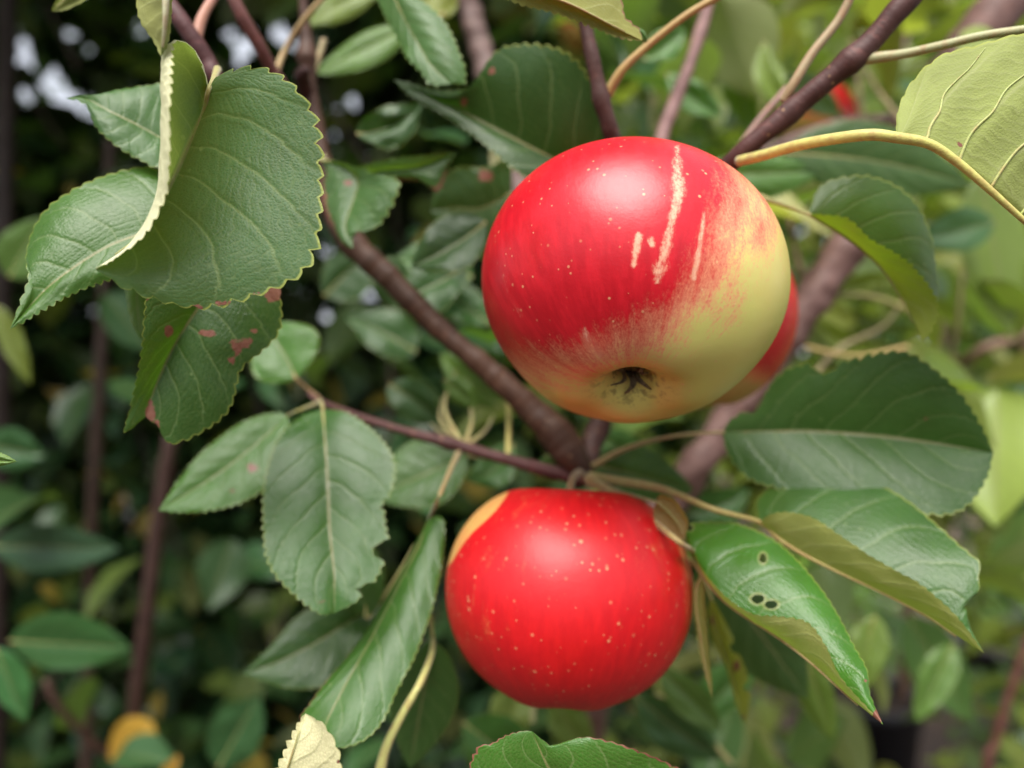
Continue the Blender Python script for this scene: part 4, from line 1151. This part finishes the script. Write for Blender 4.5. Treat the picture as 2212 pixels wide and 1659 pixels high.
for (dd, b, t, wl, wr, c, lab) in ((0.60, (330, 1560), (235, 1640), 48, 46, (0.62, 0.36, 0.06), 'bright yellow autumn leaf at the foot of a brown cane'),
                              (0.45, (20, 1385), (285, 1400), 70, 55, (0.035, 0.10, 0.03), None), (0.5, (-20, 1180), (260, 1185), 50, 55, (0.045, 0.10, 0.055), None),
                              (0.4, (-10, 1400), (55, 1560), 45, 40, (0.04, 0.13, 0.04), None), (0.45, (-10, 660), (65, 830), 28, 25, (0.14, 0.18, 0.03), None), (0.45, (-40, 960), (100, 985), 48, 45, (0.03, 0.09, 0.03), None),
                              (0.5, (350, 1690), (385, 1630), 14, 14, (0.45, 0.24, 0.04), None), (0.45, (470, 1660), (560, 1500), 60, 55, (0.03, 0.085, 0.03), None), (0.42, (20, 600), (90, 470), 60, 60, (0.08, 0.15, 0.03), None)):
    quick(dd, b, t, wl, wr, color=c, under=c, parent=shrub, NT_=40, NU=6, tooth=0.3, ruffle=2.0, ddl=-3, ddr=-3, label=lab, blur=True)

# shrub on the right, its leaf colours lightened to look sunlit
shrub2 = thing('shrub', 'bright yellow-green shrub with pale leaves and thin canes beyond the right branch', 'shrub', (0.7, 1.1, 0.0))


def acc_light(p, rs):
    px, py = to_px(p)
    return py < 1250 or rs.random() < 0.6 and not (1780 < px < 1990)


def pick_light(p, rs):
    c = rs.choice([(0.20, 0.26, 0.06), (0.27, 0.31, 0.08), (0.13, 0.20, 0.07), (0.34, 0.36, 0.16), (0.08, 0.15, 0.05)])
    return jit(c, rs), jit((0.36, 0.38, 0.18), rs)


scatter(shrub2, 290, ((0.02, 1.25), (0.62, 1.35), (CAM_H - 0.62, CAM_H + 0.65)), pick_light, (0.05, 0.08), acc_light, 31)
branch([(2260, 1280, 0.6), (2200, 1440, 0.6), (2150, 1600, 0.6), (2120, 1760, 0.61), (2050, 2600, 0.8)], (3, 3.5, 4, 4, 6), (0.24, 0.10, 0.08), 0.2, parent=shrub2, name='cane')
branch([(2300, 690, 0.6), (2200, 730, 0.6), (2100, 770, 0.6), (2000, 900, 0.7), (1950, 1500, 0.9)], (4, 4, 3.5, 5, 6), (0.26, 0.16, 0.12), 0.2, parent=shrub2, name='cane')
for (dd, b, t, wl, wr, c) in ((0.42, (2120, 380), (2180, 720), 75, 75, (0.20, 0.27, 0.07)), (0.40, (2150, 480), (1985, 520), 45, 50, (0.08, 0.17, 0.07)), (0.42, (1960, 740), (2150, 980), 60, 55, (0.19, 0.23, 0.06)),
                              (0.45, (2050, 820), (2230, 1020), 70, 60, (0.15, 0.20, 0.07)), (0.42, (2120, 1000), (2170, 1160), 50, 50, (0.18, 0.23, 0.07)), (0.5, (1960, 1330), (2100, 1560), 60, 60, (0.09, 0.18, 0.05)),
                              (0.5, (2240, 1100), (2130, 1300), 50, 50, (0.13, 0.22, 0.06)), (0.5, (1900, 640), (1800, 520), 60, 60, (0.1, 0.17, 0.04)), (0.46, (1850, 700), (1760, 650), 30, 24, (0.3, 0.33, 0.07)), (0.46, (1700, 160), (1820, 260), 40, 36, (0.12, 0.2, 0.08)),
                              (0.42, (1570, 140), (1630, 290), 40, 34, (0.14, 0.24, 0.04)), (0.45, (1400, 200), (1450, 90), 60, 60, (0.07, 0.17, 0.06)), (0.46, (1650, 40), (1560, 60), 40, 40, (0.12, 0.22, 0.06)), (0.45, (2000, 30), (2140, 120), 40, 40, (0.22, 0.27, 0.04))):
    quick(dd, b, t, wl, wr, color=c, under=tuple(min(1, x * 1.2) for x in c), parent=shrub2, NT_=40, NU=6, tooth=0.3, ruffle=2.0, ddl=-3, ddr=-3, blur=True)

# thin twigs that carry the blurred leaves
rt = random.Random(77)
for (par, n_, xr, yr, dr, c_, r_) in ((shrub, 13, (-250, 900), (-100, 1600), (0.65, 1.1), (0.05, 0.032, 0.026), (1.6, 2.6)), (shrub2, 14, (1350, 2500), (-100, 1350), (0.62, 1.0), (0.22, 0.13, 0.11), (1.4, 2.4)), (tree, 8, (1300, 2300), (-100, 1000), (0.36, 0.5), (0.24, 0.18, 0.10), (1.0, 1.6))):
    for k in range(n_):
        x, y, d = rt.uniform(*xr), rt.uniform(*yr), rt.uniform(*dr)
        a_ = rt.uniform(-2.2, -0.7)
        L_ = rt.uniform(200, 420)
        pts = [(x + L_ * q * math.cos(a_) + rt.uniform(-14, 14), y + L_ * q * math.sin(a_) + rt.uniform(-14, 14), d + 0.05 * q) for q in (-0.5, -0.2, 0.15, 0.5)]
        branch(pts, (r_[1], r_[1] * 0.9, r_[0], r_[0] * 0.6), jit(c_, rt), 0.25, parent=par, name='twig', seg=8, n=24)

# crown leaves added overhead at left, out of frame, to shade the left background
cr = leaf_mass('shade_crown', 12000, ((-1.9, 0.22), (0.28, 2.4), (CAM_H + 0.36, CAM_H + 1.4)), (0.05, 0.08), 5, lambda p: ~in_gap(p, 0.028) & (p[:, 2] - CAM_H > 0.30 + 0.28 * p[:, 1] * (p[:, 1] < 1.2)))
cro = link('shade_crown', cr, M_BGLEAF, tree, (0.035, 0.09, 0.03)); cro['under'] = (0.10, 0.14, 0.06); cro['kind'] = 'stuff'
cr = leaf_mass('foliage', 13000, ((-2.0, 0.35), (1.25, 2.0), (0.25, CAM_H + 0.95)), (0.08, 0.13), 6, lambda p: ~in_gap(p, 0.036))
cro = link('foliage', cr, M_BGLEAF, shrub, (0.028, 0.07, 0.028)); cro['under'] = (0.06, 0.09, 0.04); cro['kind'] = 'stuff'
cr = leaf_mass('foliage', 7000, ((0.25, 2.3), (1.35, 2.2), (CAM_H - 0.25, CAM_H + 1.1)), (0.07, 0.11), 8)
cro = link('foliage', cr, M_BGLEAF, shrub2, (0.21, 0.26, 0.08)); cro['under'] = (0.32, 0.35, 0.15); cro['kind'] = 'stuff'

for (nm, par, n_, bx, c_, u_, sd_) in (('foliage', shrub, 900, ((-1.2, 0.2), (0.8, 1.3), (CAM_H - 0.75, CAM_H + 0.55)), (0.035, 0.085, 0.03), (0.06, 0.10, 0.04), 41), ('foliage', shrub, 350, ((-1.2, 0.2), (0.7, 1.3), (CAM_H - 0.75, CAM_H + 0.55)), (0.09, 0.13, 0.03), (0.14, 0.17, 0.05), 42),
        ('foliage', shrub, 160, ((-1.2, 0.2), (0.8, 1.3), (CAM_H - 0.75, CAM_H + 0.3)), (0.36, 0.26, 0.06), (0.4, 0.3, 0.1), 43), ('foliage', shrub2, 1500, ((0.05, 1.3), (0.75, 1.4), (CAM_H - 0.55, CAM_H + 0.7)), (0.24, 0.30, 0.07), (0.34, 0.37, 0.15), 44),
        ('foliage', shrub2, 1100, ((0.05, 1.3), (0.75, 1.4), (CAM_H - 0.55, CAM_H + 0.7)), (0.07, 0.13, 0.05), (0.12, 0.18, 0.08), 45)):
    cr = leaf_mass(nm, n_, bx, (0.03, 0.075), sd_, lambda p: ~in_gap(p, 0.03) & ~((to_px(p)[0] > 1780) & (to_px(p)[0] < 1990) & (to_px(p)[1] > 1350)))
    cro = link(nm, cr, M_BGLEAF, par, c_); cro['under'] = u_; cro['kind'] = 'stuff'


# ------------------------------------------------------------------ pots on the soil beyond
def pot(x, y, r, h, label):
    root = thing('plant_pot', label, 'plant pot', (x, y, 0.0), 'black plant pots on the soil')
    prof = [(0.0, 0.012), (0.78, 0.0), (0.80, 0.004), (0.98, 0.86), (1.07, 0.87), (1.08, 1.0), (1.02, 1.0), (0.96, 0.9), (0.8, 0.1)]
    a = np.linspace(0, 2 * np.pi, 40, endpoint=False)
    V = np.array([[[r * q * math.cos(t), r * q * math.sin(t), h * zz] for t in a] for q, zz in prof])
    b = link('pot_body', mesh_grid('pot_body', V, wrap=True), M_POT); b.parent = root
    V2 = np.array([[[r * q * math.cos(t), r * q * math.sin(t), h * 0.86 + 0.012 * math.sin(9 * t + q * 7)] for t in a] for q in (0.001, 0.3, 0.6, 0.9, 0.965)])
    so = link('potting_soil', mesh_grid('potting_soil', V2, wrap=True), M_SOIL); so.parent = root
    return root


q = P(1880, 1590, 2.45); pot(q[0], 2.45, 0.16, 0.28, 'black plastic pot on the soil under the bright shrub, the larger one')
q = P(2140, 1420, 3.1); pot(q[0], 3.1, 0.13, 0.22, 'small black plastic pot standing further back on the soil')

cr = leaf_mass('ground_cover', 5000, ((-0.3, 3.2), (1.5, 5.0), (0.0, 0.22)), (0.05, 0.10), 9, lambda p: (vnoise(p[:, 0] * 2.2, p[:, 1] * 2.2) > 0.42) & (np.hypot(p[:, 0] - P(1880, 1590, 2.45)[0], p[:, 1] - 2.3) > 0.36))
cro = link('ground_cover', cr, M_BGLEAF, None, (0.10, 0.19, 0.04)); cro['under'] = (0.2, 0.26, 0.09); cro['kind'] = 'stuff'
cro['label'] = 'low bright green weeds growing on the soil'
